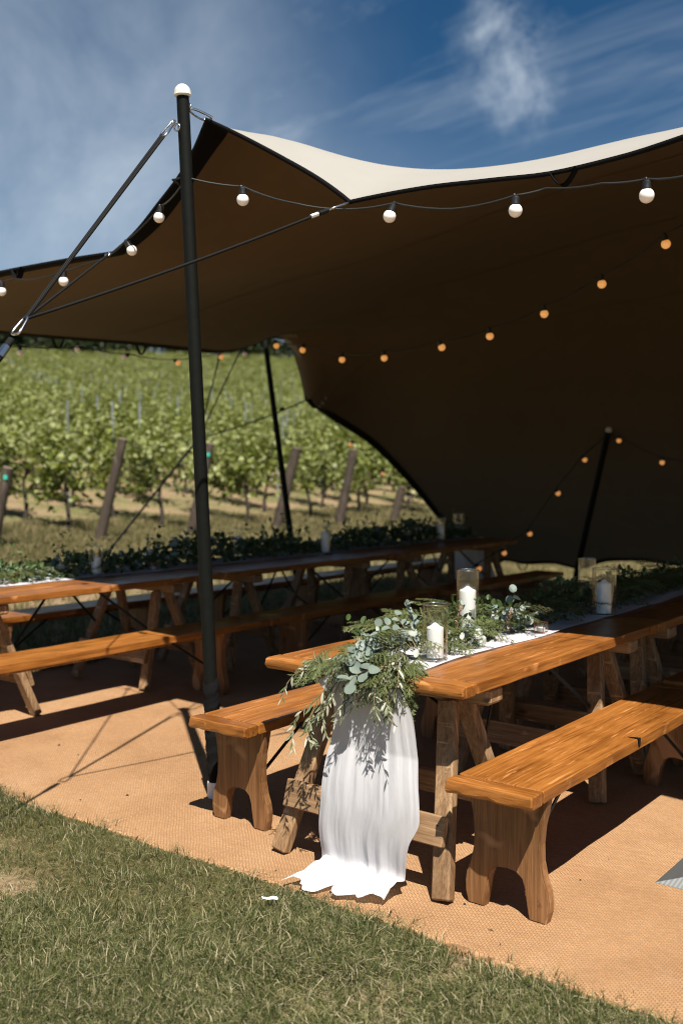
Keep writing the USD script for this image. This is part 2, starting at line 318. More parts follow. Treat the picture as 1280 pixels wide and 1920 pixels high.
M['glass_rim'] = mat('glass_rim', {'t': ('transparent_bsdf', {'color': (.9, .93, .92)}), 'g': ('glossy_bsdf', {'color': (1, 1, 1), 'roughness': .08}), 'x': ('mix_closure', {'fac': .45})}, [('t.BSDF', 'x.closure1'), ('g.BSDF', 'x.closure2')], surface='x.closure')
M['copper'] = plain('copper_wire', (.55, .27, .15), .3, 1.0)
M['white_cloth'] = mat('white_muslin', {'tc': ('texture_coordinate', {}), 'm': ('mapping', {'scale': (60, 60, 14)}), 'n': ('noise_texture', {'scale': 1, 'detail': 5, 'roughness': .6, 'distortion': 1.2}), 'b': ('bump', {'strength': .30, 'distance': .004}),
    'd': ('diffuse_bsdf', {'color': (.74, .74, .765)}), 't': ('translucent_bsdf', {'color': (.72, .72, .74)}), 'x': ('mix_closure', {'fac': .36})},
    [('tc.object', 'm.vector'), ('m.vector', 'n.vector'), ('n.fac', 'b.height'), ('b.normal', 'd.normal'), ('d.BSDF', 'x.closure1'), ('t.BSDF', 'x.closure2')], surface='x.closure')
M['paper'] = plain('white_paper', (.75, .75, .74), .8)
M['tag_green'] = plain('turquoise_tag', (.03, .42, .30), .5)
M['post'] = wood('weathered_post', ((.022, .016, .012), (.055, .040, .029), (.10, .076, .056)), 2, .85)
M['post_end'] = plain('cut_post_end', (.16, .12, .085), .85, noise=.3, bscale=40)
M['stake'] = plain('galvanised_stake', (.30, .32, .34), .45, .6, noise=.15)
M['trunk'] = plain('dark_vine_bark', (.035, .026, .02), .9, noise=.35, bump=.01, bscale=40)
M['tree_bark'] = plain('tree_bark', (.07, .05, .035), .9, noise=.3, bump=.02, bscale=8)
M['rubber'] = mat('ribbed_grey_rubber', {'tc': ('texture_coordinate', {}), 'w': ('wave_texture', {'bands_direction': 'y', 'scale': 28, 'distortion': .2}), 'r': ('rgb_ramp', {'ramp': [(0, (.035, .037, .036)), (1, (.09, .092, .09))]}),
    'b': ('bump', {'strength': .6, 'distance': .004}), 'p': ('principled_bsdf', {'roughness': .7})}, [('tc.object', 'w.vector'), ('w.fac', 'r.fac'), ('r.color', 'p.base_color'), ('w.fac', 'b.height'), ('b.normal', 'p.normal')])
M['rubber_front_lit'] = mat('front_lit_grey_rubber', {'tc': ('texture_coordinate', {}), 'w': ('wave_texture', {'bands_direction': 'x', 'scale': 20, 'distortion': .4}), 'r': ('rgb_ramp', {'ramp': [(0, (.15, .16, .16)), (1, (.24, .25, .25))]}),
    'p': ('principled_bsdf', {'roughness': .6})}, [('tc.object', 'w.vector'), ('w.fac', 'r.fac'), ('r.color', 'p.base_color')])  # same grey rubber, lightened to stand for light on the ribs

def leafmat(name, top, under, rough=.5, trans=.25, var=.3):
    LEAFY.add(looks(name))
    return mat(name, {'g': ('geometry', {}), 'at': ('attribute', {'attribute': 'tint'}), 'mc': ('mix_color', {'a': top, 'b': under}),
        'h': ('map_range', {'to_min': 1 - var, 'to_max': 1 + var}), 'sc': ('vector_math', {'math_type': 'scale'}),
        'p': ('principled_bsdf', {'roughness': rough, 'specular_ior_level': .35}), 't': ('translucent_bsdf', {}), 'hs': ('hsv', {'saturation': 1.15, 'value': 1.1}), 'x': ('mix_closure', {'fac': trans})},
        [('g.backfacing', 'mc.fac'), ('at.fac', 'h.value'), ('mc.result', 'sc.vector1'), ('h.result', 'sc.scale'), ('sc.vector', 'p.base_color'), ('sc.vector', 'hs.color'), ('hs.color', 't.color'),
         ('p.BSDF', 'x.closure1'), ('t.BSDF', 'x.closure2')], surface='x.closure')
M['euc'] = leafmat('silver_dollar_leaf', (.16, .20, .165), (.28, .31, .27), .5, .15, .2)
M['euc_small'] = leafmat('baby_blue_leaf', (.20, .25, .225), (.26, .31, .285), .5, .12, .2)
M['olive'] = leafmat('olive_leaf', (.10, .125, .055), (.38, .39, .29), .4, .15, .3)
M['pale'] = leafmat('dusty_white_leaf', (.55, .58, .50), (.48, .52, .45), .6, .2, .15)
M['cedar'] = leafmat('cedar_frond', (.105, .125, .045), (.13, .15, .065), .5, .2, .35)
M['ivy'] = leafmat('ivy_leaf', (.05, .085, .022), (.09, .13, .05), .4, .2, .4)
M['twig'] = plain('green_brown_twig', (.17, .13, .06), .7)
M['pink'] = leafmat('dried_pink_plume', (.50, .33, .24), (.5, .33, .24), .8, .2, .15)
M['vine_leaf'] = leafmat('vine_leaf', (.165, .190, .038), (.21, .23, .080), .42, .34, .42)
M['tree_leaf'] = leafmat('tree_leaf', (.026, .040, .012), (.035, .055, .02), .5, .2, .4)
M['grass'] = mat('grass_blades', {'g': ('attribute', {'attribute': 'tint'}), 'oi': ('object_info', {}), 'r': ('rgb_ramp', {'ramp': [(0, (.030, .042, .012)), (.38, (.072, .090, .024)), (.62, (.125, .135, .046)), (.76, (.23, .20, .10)), (1, (.42, .36, .23))]}),
    'h': ('map_range', {'to_min': .78, 'to_max': 1.45}), 'sc': ('vector_math', {'math_type': 'scale'}), 'd': ('principled_bsdf', {'roughness': .55, 'specular_ior_level': .25}), 't': ('translucent_bsdf', {}), 'x': ('mix_closure', {'fac': .3})},
    [('g.fac', 'r.fac'), ('r.color', 'sc.vector1'), ('oi.random', 'h.value'), ('h.result', 'sc.scale'), ('sc.vector', 'd.base_color'), ('sc.vector', 't.color'), ('d.BSDF', 'x.closure1'), ('t.BSDF', 'x.closure2')], surface='x.closure')
M['dry_grass'] = mat('dry_grass_blades', {'g': ('attribute', {'attribute': 'tint'}), 'oi': ('object_info', {}), 'r': ('rgb_ramp', {'ramp': [(0, (.07, .08, .022)), (.45, (.15, .145, .050)), (.65, (.23, .19, .095)), (1, (.38, .30, .17))]}),
    'h': ('map_range', {'to_min': .7, 'to_max': 1.3}), 'sc': ('vector_math', {'math_type': 'scale'}), 'd': ('principled_bsdf', {'roughness': .6, 'specular_ior_level': .2}), 't': ('translucent_bsdf', {}), 'x': ('mix_closure', {'fac': .3})},
    [('g.fac', 'r.fac'), ('r.color', 'sc.vector1'), ('oi.random', 'h.value'), ('h.result', 'sc.scale'), ('sc.vector', 'd.base_color'), ('sc.vector', 't.color'), ('d.BSDF', 'x.closure1'), ('t.BSDF', 'x.closure2')], surface='x.closure')
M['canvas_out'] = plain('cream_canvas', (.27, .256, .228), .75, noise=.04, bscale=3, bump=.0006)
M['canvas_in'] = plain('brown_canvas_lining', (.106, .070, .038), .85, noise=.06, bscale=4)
M['seam'] = plain('canvas_seam', (.10, .062, .032), .85)

M['jute'] = mat('woven_jute', {'g': ('geometry', {}), 'nz': ('noise_texture', {'scale': 5, 'detail': 2}), 'wob': ('vector_math', {'math_type': 'scale', 'scale': .012}), 'wa': ('vector_math', {'math_type': 'add'}),
    'm': ('mapping', {'rotation': (0, 0, 0.0), 'scale': (1, 1, 1)}),
    'br': ('brick_texture', {'scale': 1.0, 'brick_width': .017, 'row_height': .0082, 'mortar_size': .0019, 'mortar_smooth': .9, 'offset': .5, 'color1': (1, 1, 1), 'color2': (.70, .70, .70), 'mortar': (.16, .15, .13)}),
    'n': ('noise_texture', {'scale': 1.6, 'detail': 8, 'roughness': .7}), 'r': ('rgb_ramp', {'ramp': [(.25, (.365, .200, .096)), (.5, (.475, .272, .136)), (.75, (.56, .345, .186))]}),
    'n2': ('noise_texture', {'scale': 240, 'detail': 2}), 'r2': ('rgb_ramp', {'ramp': [(.25, (.62, .6, .58)), (.6, (1.1, 1.1, 1.1))]}),
    'x1': ('mix_color', {'blend_type': 'multiply', 'fac': .62, 'use_clamp': False}), 'x2': ('mix_color', {'blend_type': 'multiply', 'fac': .7, 'use_clamp': False}),
    'b': ('bump', {'strength': .75, 'distance': .005}), 'p': ('principled_bsdf', {'roughness': .85, 'specular_ior_level': .2})},
    [('g.position', 'nz.vector'), ('nz.color', 'wob.vector1'), ('g.position', 'wa.vector1'), ('wob.vector', 'wa.vector2'), ('wa.vector', 'm.vector'), ('m.vector', 'br.vector'), ('g.position', 'n.vector'), ('n.fac', 'r.fac'), ('g.position', 'n2.vector'), ('n2.fac', 'r2.fac'),
     ('r.color', 'x1.a'), ('br.color', 'x1.b'), ('x1.result', 'x2.a'), ('r2.color', 'x2.b'), ('x2.result', 'p.base_color'), ('br.color', 'b.height'), ('b.normal', 'p.normal')])
M['ground'] = mat('grassy_ground', {'g': ('geometry', {}), 'n': ('noise_texture', {'scale': .9, 'detail': 6, 'roughness': .65}), 'n2': ('noise_texture', {'scale': 30, 'detail': 5, 'roughness': .7}), 'n3': ('noise_texture', {'scale': .23, 'detail': 4}),
    'rg': ('rgb_ramp', {'ramp': [(.3, (.06, .068, .022)), (.5, (.13, .125, .05)), (.68, (.27, .225, .12))]}),
    'rs': ('rgb_ramp', {'ramp': [(.3, (.15, .10, .055)), (.55, (.27, .195, .115)), (.75, (.42, .32, .205))]}),
    'mk': ('rgb_ramp', {'ramp': [(.42, (0, 0, 0)), (.58, (1, 1, 1))]}), 'x': ('mix_color', {}), 'b': ('bump', {'strength': .8, 'distance': .03}), 'p': ('principled_bsdf', {'roughness': .95, 'specular_ior_level': .1})},
    [('g.position', 'n.vector'), ('g.position', 'n2.vector'), ('g.position', 'n3.vector'), ('n2.fac', 'rg.fac'), ('n2.fac', 'rs.fac'), ('n.fac', 'mk.fac'), ('mk.color', 'x.fac'), ('rg.color', 'x.a'), ('rs.color', 'x.b'), ('x.result', 'p.base_color'), ('n2.fac', 'b.height'), ('b.normal', 'p.normal')])

# ------------------------------------------------------------------ ground
def gz(x, y):
    x = np.asarray(x, float); y = np.asarray(y, float)
    D = -x - 8.7
    bank = np.where(D > 0, .172 * (np.sqrt(D * D + .6) - .7746), 0.0)
    E_ = np.clip(-x - 12, 0, 76)
    bank = np.where(D > 3.3, .172 * (np.sqrt(3.3 ** 2 + .6) - .7746) + .140 * E_ + .00095 * E_ * np.maximum(0, y - 40), bank)
    bank = bank - .03 * np.clip(-x - 90, 0, 400)
    return bank
def grid_axis(lo, hi, fine_lo, fine_hi, fine, coarse):
    a = np.arange(fine_lo, fine_hi + fine / 2, fine)
    l = fine_lo - np.cumsum(np.geomspace(fine, coarse, 60)); l = l[l > lo]
    r = fine_hi + np.cumsum(np.geomspace(fine, coarse, 60)); r = r[r < hi]
    return np.r_[lo, l[::-1], a, r, hi]
gx = grid_axis(-400, 300, -16, 3, .18, 14); gy = grid_axis(-120, 400, -1, 20, .18, 14)
X, Y = np.meshgrid(gx, gy, indexing='ij')
Z = gz(X, Y) + .025 * (meshkit.noise(np.stack([X * 1.3, Y * 1.3, 0 * X], -1), 3) - .5) * (np.abs(X + 2) < 40) - .02
nx, ny = X.shape; I = np.arange(nx * ny).reshape(nx, ny)
Fg = np.stack([I[:-1, :-1], I[1:, :-1], I[1:, 1:], I[:-1, 1:]], -1).reshape(-1, 4)
obj('ground', (np.stack([X, Y, Z], -1).reshape(-1, 3), Fg), M['ground'], None, True, label='grassy ground rising into the vineyard slope', kind='structure')

# jute matting sheet
def jute_edge(x): return 2.645 + .012 * np.sin(x * 2.1) + .008 * np.sin(x * 7.3 + 1)
def jz(x, y):
    x = np.asarray(x, float); y = np.asarray(y, float)
    return .006 + .004 * meshkit.noise(np.stack([x * .9, y * 3.5, 0 * x], -1), 11)
jx = np.arange(-6.35, 5.0, .09); s_ = np.r_[0, .004, np.linspace(.03, 9.3, 130)]
JX, JS = np.meshgrid(jx, s_, indexing='ij'); JY = jute_edge(JX) + JS
JZ = jz(JX, JY); JZ[:, 0] = -.02
nj, mj = JX.shape; I = np.arange(nj * mj).reshape(nj, mj)
obj('jute_matting', (np.stack([JX, JY, JZ], -1).reshape(-1, 3), np.stack([I[:-1, :-1], I[1:, :-1], I[1:, 1:], I[:-1, 1:]], -1).reshape(-1, 4)), M['jute'], None, True,
    label='orange brown woven jute matting laid as the tent floor', cat='matting')
FLOOR = .009

# ------------------------------------------------------------------ stretch tent
front = A([(-7.3, 3.0, 3.05), (-6.95, 3.2, 2.83), (-6.5, 3.36, 2.68), (-5.8, 3.40, 2.665), (-5.15, 3.39, 2.667), (-4.64, 3.39, 2.66), (-4.17, 3.41, 2.650), (-3.93, 3.36, 2.715), (-3.7, 3.30, 2.80), (-3.45, 3.235, 2.905), (-3.226, 3.165, 3.068),
           (-3.06, 3.22, 2.97), (-2.89, 3.27, 2.865), (-2.70, 3.29, 2.745), (-2.51, 3.27, 2.607), (-2.2, 3.37, 2.636), (-1.93, 3.395, 2.622), (-1.66, 3.40, 2.603), (-1.41, 3.40, 2.612), (-1.18, 3.39, 2.634),
           (-.6, 3.36, 2.72), (0, 3.25, 2.86), (.5, 3.1, 3.05), (1.1, 3.28, 2.70), (1.6, 3.36, 2.62), (3, 3.4, 2.66), (4.2, 3.3, 2.8), (5.2, 3.1, 3.05)])
left = A([(-7.3, 3.0, 3.05), (-7.25, 3.6, 2.72), (-7.2, 4.72, 2.64), (-7.2, 6.18, 2.685), (-7.2, 7.10, 2.70), (-7.24, 7.6, 2.79), (-7.3, 8.05, 2.95), (-7.28, 8.36, 2.99), (-7.2, 8.50, 2.6), (-7.15, 8.53, 2.30), (-7.2, 9.1, 2.10), (-7.2, 9.77, 1.856), (-7.2, 10.7, 1.328), (-7.2, 11.4, .85), (-7.15, 12.1, .45), (-7.05, 12.7, .15)])
back = A([(-7.05, 12.7, .15), (-6.85, 12.62, .24), (-6.62, 12.7, .20), (-6.1, 12.6, .24), (-5.8, 12.7, .18), (-5.3, 12.6, .32), (-4.85, 12.62, .345), (-4.4, 12.7, .30), (-3.8, 12.6, .36), (-3.2, 12.7, .25), (-2, 12.6, .36), (-.8, 12.7, .25), (.4, 12.6, .36), (1.6, 12.7, .25), (3, 12.6, .36), (4.2, 12.65, .3), (5.2, 12.7, .15)])
right = A([(5.2, 3.1, 3.05), (5.1, 5, 2.6), (5.1, 8, 2.4), (5.1, 11, 1.4), (5.2, 12.7, .15)])
def curve(P, n, cusps=()):
    from scipy.interpolate import PchipInterpolator
    t = np.r_[0, np.cumsum(np.linalg.norm(np.diff(P[:, :2], axis=0), axis=1) + .6 * np.abs(np.diff(P[:, 2])))]; t /= t[-1]
    q = np.linspace(0, 1, n); cu = [0, *cusps, len(P) - 1]
    for c in cusps: q[np.argmin(np.abs(q - t[c]))] = t[c]          # a sample exactly on each corner
    out = np.zeros((n, 3))
    for a_, b_ in zip(cu[:-1], cu[1:]):
        m_ = (q >= t[a_] - 1e-9) & (q <= t[b_] + 1e-9)
        out[m_] = PchipInterpolator(t[a_:b_ + 1], P[a_:b_ + 1])(q[m_]) if b_ - a_ > 1 else P[a_] + (P[b_] - P[a_]) * ((q[m_] - t[a_]) / (t[b_] - t[a_]))[:, None]
    return out
P3t = at_d(1141, 806, 11.2)
NU, NV = 230, 90
cf, cb, cl_, cr = curve(front, NU, (6, 10, 14, 22)), curve(back, NU), curve(left, NV, (4, 7, 9)), curve(right, NV)
u = np.linspace(0, 1, NU)[:, None, None]; v = np.linspace(0, 1, NV)[None, :, None]
# match the x spread of front and back before the Coons patch
bx = PchX = np.interp(cf[:, 0], [-7.3, 5.2], [0, 1])
from scipy.interpolate import PchipInterpolator
cbx = np.stack([PchipInterpolator(back[:, 0], back[:, k])(np.clip(-7.05 + bx * 12.25, -7.05, 5.2)) for k in range(3)], 1)
ub = bx[:, None, None]
P = (1 - v) * cf[:, None] + v * cbx[:, None] + (1 - ub) * cl_[None] + ub * cr[None] - ((1 - ub) * (1 - v) * cf[0] + ub * (1 - v) * cf[-1] + (1 - ub) * v * cb[0] + ub * v * cb[-1])
inner = [at_d(452, 250, 4.62), at_d(480, 260, 4.72), at_d(545, 282, 4.88), at_d(600, 302, 4.95), at_d(680, 318, 5.0), at_d(760, 324, 5.0), at_d(860, 324, 5.0), at_d(930, 314, 5.0), at_d(1000, 303, 4.95), at_d(1100, 279, 4.9), at_d(1190, 257, 4.85), at_d(1280, 241, 4.8), at_d(510, 271, 4.8)]
ctrl = np.vstack([front[::1], left[1:], back[1:], right[1:-1], inner,
    [(-3.6, 5.2, 3.0), (-4.4, 4.6, 2.78), (-5.2, 4.6, 2.74), (-6.2, 4.6, 2.7), (-5.6, 6.2, 2.95), (-4.2, 6.2, 3.12), (-2.8, 6.2, 3.30), (-1.0, 6.0, 3.45), (1.0, 6.0, 3.5), (3.2, 6, 3.3),
     (-6.3, 8.0, 2.98), (-4.8, 8.2, 3.15), (-2.5, 8.2, 3.35), (0, 8.2, 3.45), (3, 8.2, 3.2), (-6.2, 10, 2.10), (-3.2, 10.2, 2.34), (-1.8, 10.2, 2.36), (1, 10.2, 2.34), (3.5, 10.2, 2.1),
     tuple(P3t + A([0, 0, .03])), (-6.92, 8.2, 2.99), (-6.9, 8.55, 2.62), (-6.88, 9.1, 2.36), (-6.88, 9.77, 2.04), (-6.85, 10.7, 1.50), (-6.85, 11.4, 1.02), (-6.5, 11.9, .80), (-5.6, 11.0, 1.66), (-2.8, 10.9, 1.86), (-1, 10.9, 1.86), (1, 10.9, 1.86), (-4.4, 11.7, 1.10), (-2.4, 11.8, 1.06), (1, 11.8, 1.06), (3.0, 11.6, 1.1), (.3, 4.3, 3.3), (1.8, 4.4, 3.1), (3.6, 4.4, 3.0)]])
keep = [0]
for i in range(1, len(ctrl)):
    if min(np.linalg.norm(ctrl[keep, :2] - ctrl[i, :2], axis=1)) > .02: keep.append(i)
ctrl = ctrl[keep]
edge_pts = np.vstack([cf[::3], cl_[2:-2:3], cbx[::6], cr[3:-3:6]])
keep2 = [i for i in range(len(edge_pts)) if min(np.linalg.norm(ctrl[:, :2] - edge_pts[i, :2], axis=1)) > .05]
allc = np.vstack([ctrl, edge_pts[keep2]])
rbf = RBFInterpolator(allc[:, :2], allc[:, 2], kernel='thin_plate_spline', smoothing=1e-4)
zi = rbf(P[..., :2].reshape(-1, 2)).reshape(NU, NV)
# blend exactly onto the edge curves
edge = np.zeros((NU, NV)); w_ = np.zeros((NU, NV))
dz_f = cf[:, 2] - zi[:, 0]; dz_b = cbx[:, 2] - zi[:, -1]; dz_l = cl_[:, 2] - zi[0]; dz_r = cr[:, 2] - zi[-1]
vv, uu = v[0, :, 0], bx
zi = zi + dz_f[:, None] * np.exp(-vv / .02)[None] + dz_b[:, None] * np.exp(-(1 - vv) / .02)[None] + dz_l[None] * np.exp(-uu / .015)[:, None] + dz_r[None] * np.exp(-(1 - uu) / .02)[:, None]
P[..., 2] = zi
Nrm = np.cross(np.gradient(P, axis=0), np.gradient(P, axis=1)); Nrm /= np.linalg.norm(Nrm, axis=-1, keepdims=True)
if Nrm[..., 2].mean() < 0: Nrm = -Nrm
def sheet(P, flip=False):
    a, b = P.shape[:2]; I = np.arange(a * b).reshape(a, b)
    F = np.stack([I[:-1, :-1], I[1:, :-1], I[1:, 1:], I[:-1, 1:]], -1).reshape(-1, 4)
    return (P.reshape(-1, 3), F[:, ::-1] if flip else F)
tent = thing('stretch_tent', 'large cream stretch tent with brown underside sheltering the tables', 'tent')
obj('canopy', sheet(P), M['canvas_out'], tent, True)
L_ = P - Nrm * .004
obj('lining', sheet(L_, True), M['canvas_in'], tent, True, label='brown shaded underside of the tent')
def band(P0, Pdir, width, off, n=4):
    """strip along an edge row P0, running inwards along Pdir (unit, per point)"""
    return np.stack([P0 + Pdir * (width * k / (n - 1)) for k in range(n)], 1) + off
# edge binding: a strip with real width wrapped round each edge
def arclen_in(rows, widths, vals=None):
    """values at distance width inwards from the edge; rows: (n, m, 3) ordered from the edge"""
    vals = rows if vals is None else vals
    seg = np.linalg.norm(np.diff(rows, axis=1), axis=2); s = np.concatenate([np.zeros((len(rows), 1)), np.cumsum(seg, 1)], 1)
    return A([[[np.interp(w, s[k], vals[k, :, c]) for c in range(3)] for w in widths[k]] for k in range(len(rows))])
def binding(rows, nr, width, name='edge_binding'):
    ws = [np.linspace(0, w, 7) for w in np.broadcast_to(width, len(rows))]
    n2 = arclen_in(rows, ws); nn = arclen_in(rows, ws, nr)
    lo = n2 - nn * .012
    inw = n2[:, 3:4] - n2[:, :1]; inw /= np.linalg.norm(inw, axis=2, keepdims=True)
    ring = np.concatenate([arclen_in(rows, [[.012]] * len(rows)) + nn[:, :1] * .005, n2[:, :1] + nn[:, :1] * .004 - inw * .004, lo], 1)
    obj(name, sheet(ring), M['webbing'], tent, True)
wid_f = .055 + .07 * np.exp(-((cf[:, 0] + 3.235) / .22) ** 2) + .06 * np.exp(-((cf[:, 0] + 3.7) / .35) ** 2) - .03 * (np.exp(-((cf[:, 0] + 1.6) / .5) ** 2))
binding(P, Nrm, wid_f)
binding(P.transpose(1, 0, 2), Nrm.transpose(1, 0, 2), .10)
binding(P[:, ::-1], Nrm[:, ::-1], .07)
# seams of the panels
def seam(vals):
    for vk in vals:
        pts = []
        for i in range(NU):
            t = vk * (NV - 1); a = int(t); f = t - a
            pts.append(L_[i, a] * (1 - f) + L_[i, a + 1] * f - Nrm[i, a] * .003)
        pts = A(pts); d = np.gradient(pts, axis=0); d /= np.linalg.norm(d, axis=1, keepdims=True)
        side = np.cross(d, Nrm[:, a]); w = .011
        obj('seam', sheet(np.stack([pts - side * w, pts + side * w], 1), True), M['seam'], tent, True)
seam((.235, .40, .56))
# corner patch at the peak
def loop(p, drop=.07, w=.05, axis=(1, 0, 0)):
    ax = A(axis, float); ts = np.linspace(0, 1, 9); pts = []
    for t in ts: pts.append(A(p) + ax * (w * (t - .5) * 1.2) - A([0, 0, 1]) * drop * math.sin(math.pi * t))
    pts = A(pts); n_ = np.cross(ax, [0, 0, 1.0]) * .017
    o1 = np.stack([pts - n_, pts + n_], 1); o2 = np.stack([pts - n_ - A([0, 0, .005]), pts + n_ - A([0, 0, .005])], 1)
    obj('webbing_loop', cat_([TM(*[a if i == 0 else np.vstack([a[:, [0, 1, 2]], a[:, [0, 2, 3]]]) for i, a in enumerate(sheet(o))]) for o in (o1, o2)]), M['webbing'], tent, True)
def edge_at_px(x, row, off=(0, 0, -.004)):
    pr = A([proj(q) for q in row]); return row[np.argmin(np.abs(pr[:, 0] - x) + 1e3 * (pr[:, 0] < -500))] + A(off)
cand = [(k, proj(cf[k])) for k in range(NU) if -5.4 < cf[k, 0] < -1]
def front_px(x): return cf[min(cand, key=lambda q: abs(q[1][0] - x))[0]]
candl = [(k, proj(cl_[k])) for k in range(NV) if 4 < cl_[k, 1] < 7.6]
def left_px(x): return cl_[min(candl, key=lambda q: abs(q[1][0] - x))[0]]
loop(front_px(1045), .055, .085); loop(front_px(27), .06, .08)
for px_ in (108, 272): loop(left_px(px_), .09, .10, (0, 1, 0))
loop(cbx[np.argmin(np.abs(cbx[:, 0] + 6.62))], .10, .14)

# ------------------------------------------------------------------ steel hardware
def carabiner(p0, p1, w=.032, r=.0045):
    p0, p1 = A(p0, float), A(p1, float); T, L = frame(p0, p1)
    a = np.linspace(0, 2 * math.pi, 28, endpoint=False); e = 3.2
    xs = np.sign(np.cos(a)) * np.abs(np.cos(a)) ** (2 / e) * w / 2; zs = np.sign(np.sin(a)) * np.abs(np.sin(a)) ** (2 / e) * L / 2
    xs = xs * (1 + .35 * zs / (L / 2))
    m = tube(np.stack([xs, 0 * xs, zs], 1), r, 8, closed=True); m.apply_transform(T); return m
def rope_tube(path, r=.006): return tube(path, r, 7)
def straight(p0, p1, n=12, sag=.0): return cable_path(p0, p1, sag, n)

# ------------------------------------------------------------------ poles
def make_pole(label, base, top, r0, r1, foot=True):
    base, top = A(base, float), A(top, float)
    t = thing('tent_pole', label, 'tent pole', base)
    d = top - base; L = np.linalg.norm(d); ax = d / L; T, _ = frame(A([0, 0, 0.]), d, (0, 1, 0)); T = T.copy(); T[:3, 3] = 0
    def lz(prof, n=20): return at(lathe(prof, n), T=T)
    obj('shaft', lz([(0, .06), (r0, .06), (r0, L * .3), (r1, L - .02), (0, L - .02)]), M['pole_paint'], t, 40)
    cap = [(0, L + .036)] + [(.036 * math.sin(a), L - .004 + .038 * math.cos(a)) for a in np.linspace(.15, 1.57, 8)] + [(.038, L - .012), (.032, L - .018), (0, L - .018)]
    obj('cap', lz(cap[::-1]), M['cap_white'], t, 40)
    if foot:
        g = np.random.default_rng(3); prof = [(r0 + .003, .10)]
        for z in np.arange(.11, .52, .011): prof.append((r0 + .004 + .0045 * g.random() + .002 * math.sin(z * 90), z))
        prof += [(r0 + .001, .55)]
        sl = lathe(prof, 24); vv = sl.vertices; ang = np.arctan2(vv[:, 1], vv[:, 0])
        vv[:, 2] += .012 * np.sin(ang * 2 + 1) + .006 * np.sin(ang * 5); sl.vertices = vv
        obj('sleeve', at(sl, T=T), M['black_cloth'], t, 60)
        obj('spigot', lz([(.017, .03), (.019, .10), (.019, .13)]), M['brass'], t, 40)
        cup = lathe([(0, .002), (.037, .002), (.041, .012), (.041, .07), (.039, .078), (.033, .078), (.030, .07), (.02, .055), (0, .055)], 28)
        obj('foot_cup', cup, M['foot_white'], t, 40)
    return t, ax
P1b, P1t = A([-3.22, 3.20, FLOOR]), A([-3.178, 2.985, 3.115])
P1t = at_d(342, 172, 4.24)
pole1, _ = make_pole('near black tent pole with white domed cap standing beside the bench', P1b, P1t, .0305, .0268)
obj('eye_bolt', cat_([at(tube([(.016 * math.cos(a), 0, .016 * math.sin(a)) for a in np.linspace(0, 2 * math.pi, 16, endpoint=False)], .004, 6, True), loc=(P1t + (P1b - P1t) * .05 - P1b) + A([.0, -.042, 0]) if s == 0 else at_d(353, 201, 4.26) - P1b) for s in (0, 1)]), M['steel'], pole1, True)
P2b, P2t = A([-6.87, 8.11, -.02]), at_x(487, 566, -7.45)
make_pole('slim black tent pole leaning at the far left side beyond the long table', P2b, P2t, .032, .028, False)
P3b = at_z(1071, 1118, -.02)
make_pole('black tent pole propping the low back wall of the tent', P3b, P3t, .035, .033, False)

# ------------------------------------------------------------------ guy ropes
NODE = A([-3.084, 2.12, 2.04]); N1 = at_d(47, 598, 3.545)
LF = front_px(212) + A([0, -.02, -.01]); AF = cf[np.argmin(np.abs(cf[:, 0] + 2.51))] + A([0, 0, -.005])
def ropeset(label, pieces, carabs=(), sleeves=()):
    t = thing('guy_rope', label, 'guy rope')
    for p in pieces: obj('rope', rope_tube(p[0], p[1]), M['rope'], t, True)
    for c in carabs: obj('carabiner', c, M['steel'], t, True)
    for s in sleeves: obj('crimp', s[0], s[1], t, 40)
    return t
top_att = P1t + (P1b - P1t) * .045 + A([.0, -.045, 0]) - RT * .018
dirn = (N1 - top_att) / np.linalg.norm(N1 - top_att); c_end = top_att + dirn * .085
off = RT * .011
ropeset('doubled black rope from the near pole top down to the steel ring', [(straight(c_end + off * .6, N1 + off * .2), .0062), (straight(c_end - off * .6, N1 - off * .2), .0062)], [carabiner(top_att - dirn * .02, c_end + dirn * .012, .030, .005)])
ropeset('black rope from the steel ring up to the left scallop of the tent edge', [(straight(LF + (N1 - LF) * .03, N1), .0055)], [carabiner(LF, LF + (N1 - LF) * .04, .026, .004)])
da = (N1 - AF) / np.linalg.norm(N1 - AF)
t_ = ropeset('long black rope from the steel ring across to the right scallop of the tent', [(straight(AF + da * .13, N1, sag=.012), .0058)], [carabiner(AF + da * .005, AF + da * .10, .040, .0048)],
    [(rope_tube(straight(AF + da * .105, AF + da * .145, 5), .010), M['rope']), (rope_tube(straight(AF + da * .15, AF + da * .185, 5), .0088), M['foot_white'])])
dm = (N1 - P1t) / np.linalg.norm(N1 - P1t); dm = A([.1, -.86, -1.09]); dm /= np.linalg.norm(dm)
gl = (0 - N1[2]) / dm[2]
ropeset('thick black anchor strap running from the steel ring to the ground', [(straight(N1 + dm * .10, N1 + dm * .23, 6), .013), (straight(N1 + dm * .22, N1 + dm * gl, 14), .009)], [carabiner(N1 - dm * .01, N1 + dm * .075, .036, .0055), ],
    [(rope_tube(straight(N1 + dm * .135, N1 + dm * .185, 5), .0155), M['steel'])])
tip = cf[np.argmin(np.abs(cf[:, 0] + 3.226))]
tent_att = at_d(356, 203, 4.26)
obj('carabiner', carabiner(tent_att, tip + (tip - tent_att) * .14, .052, .0055), M['steel'], tent, True)
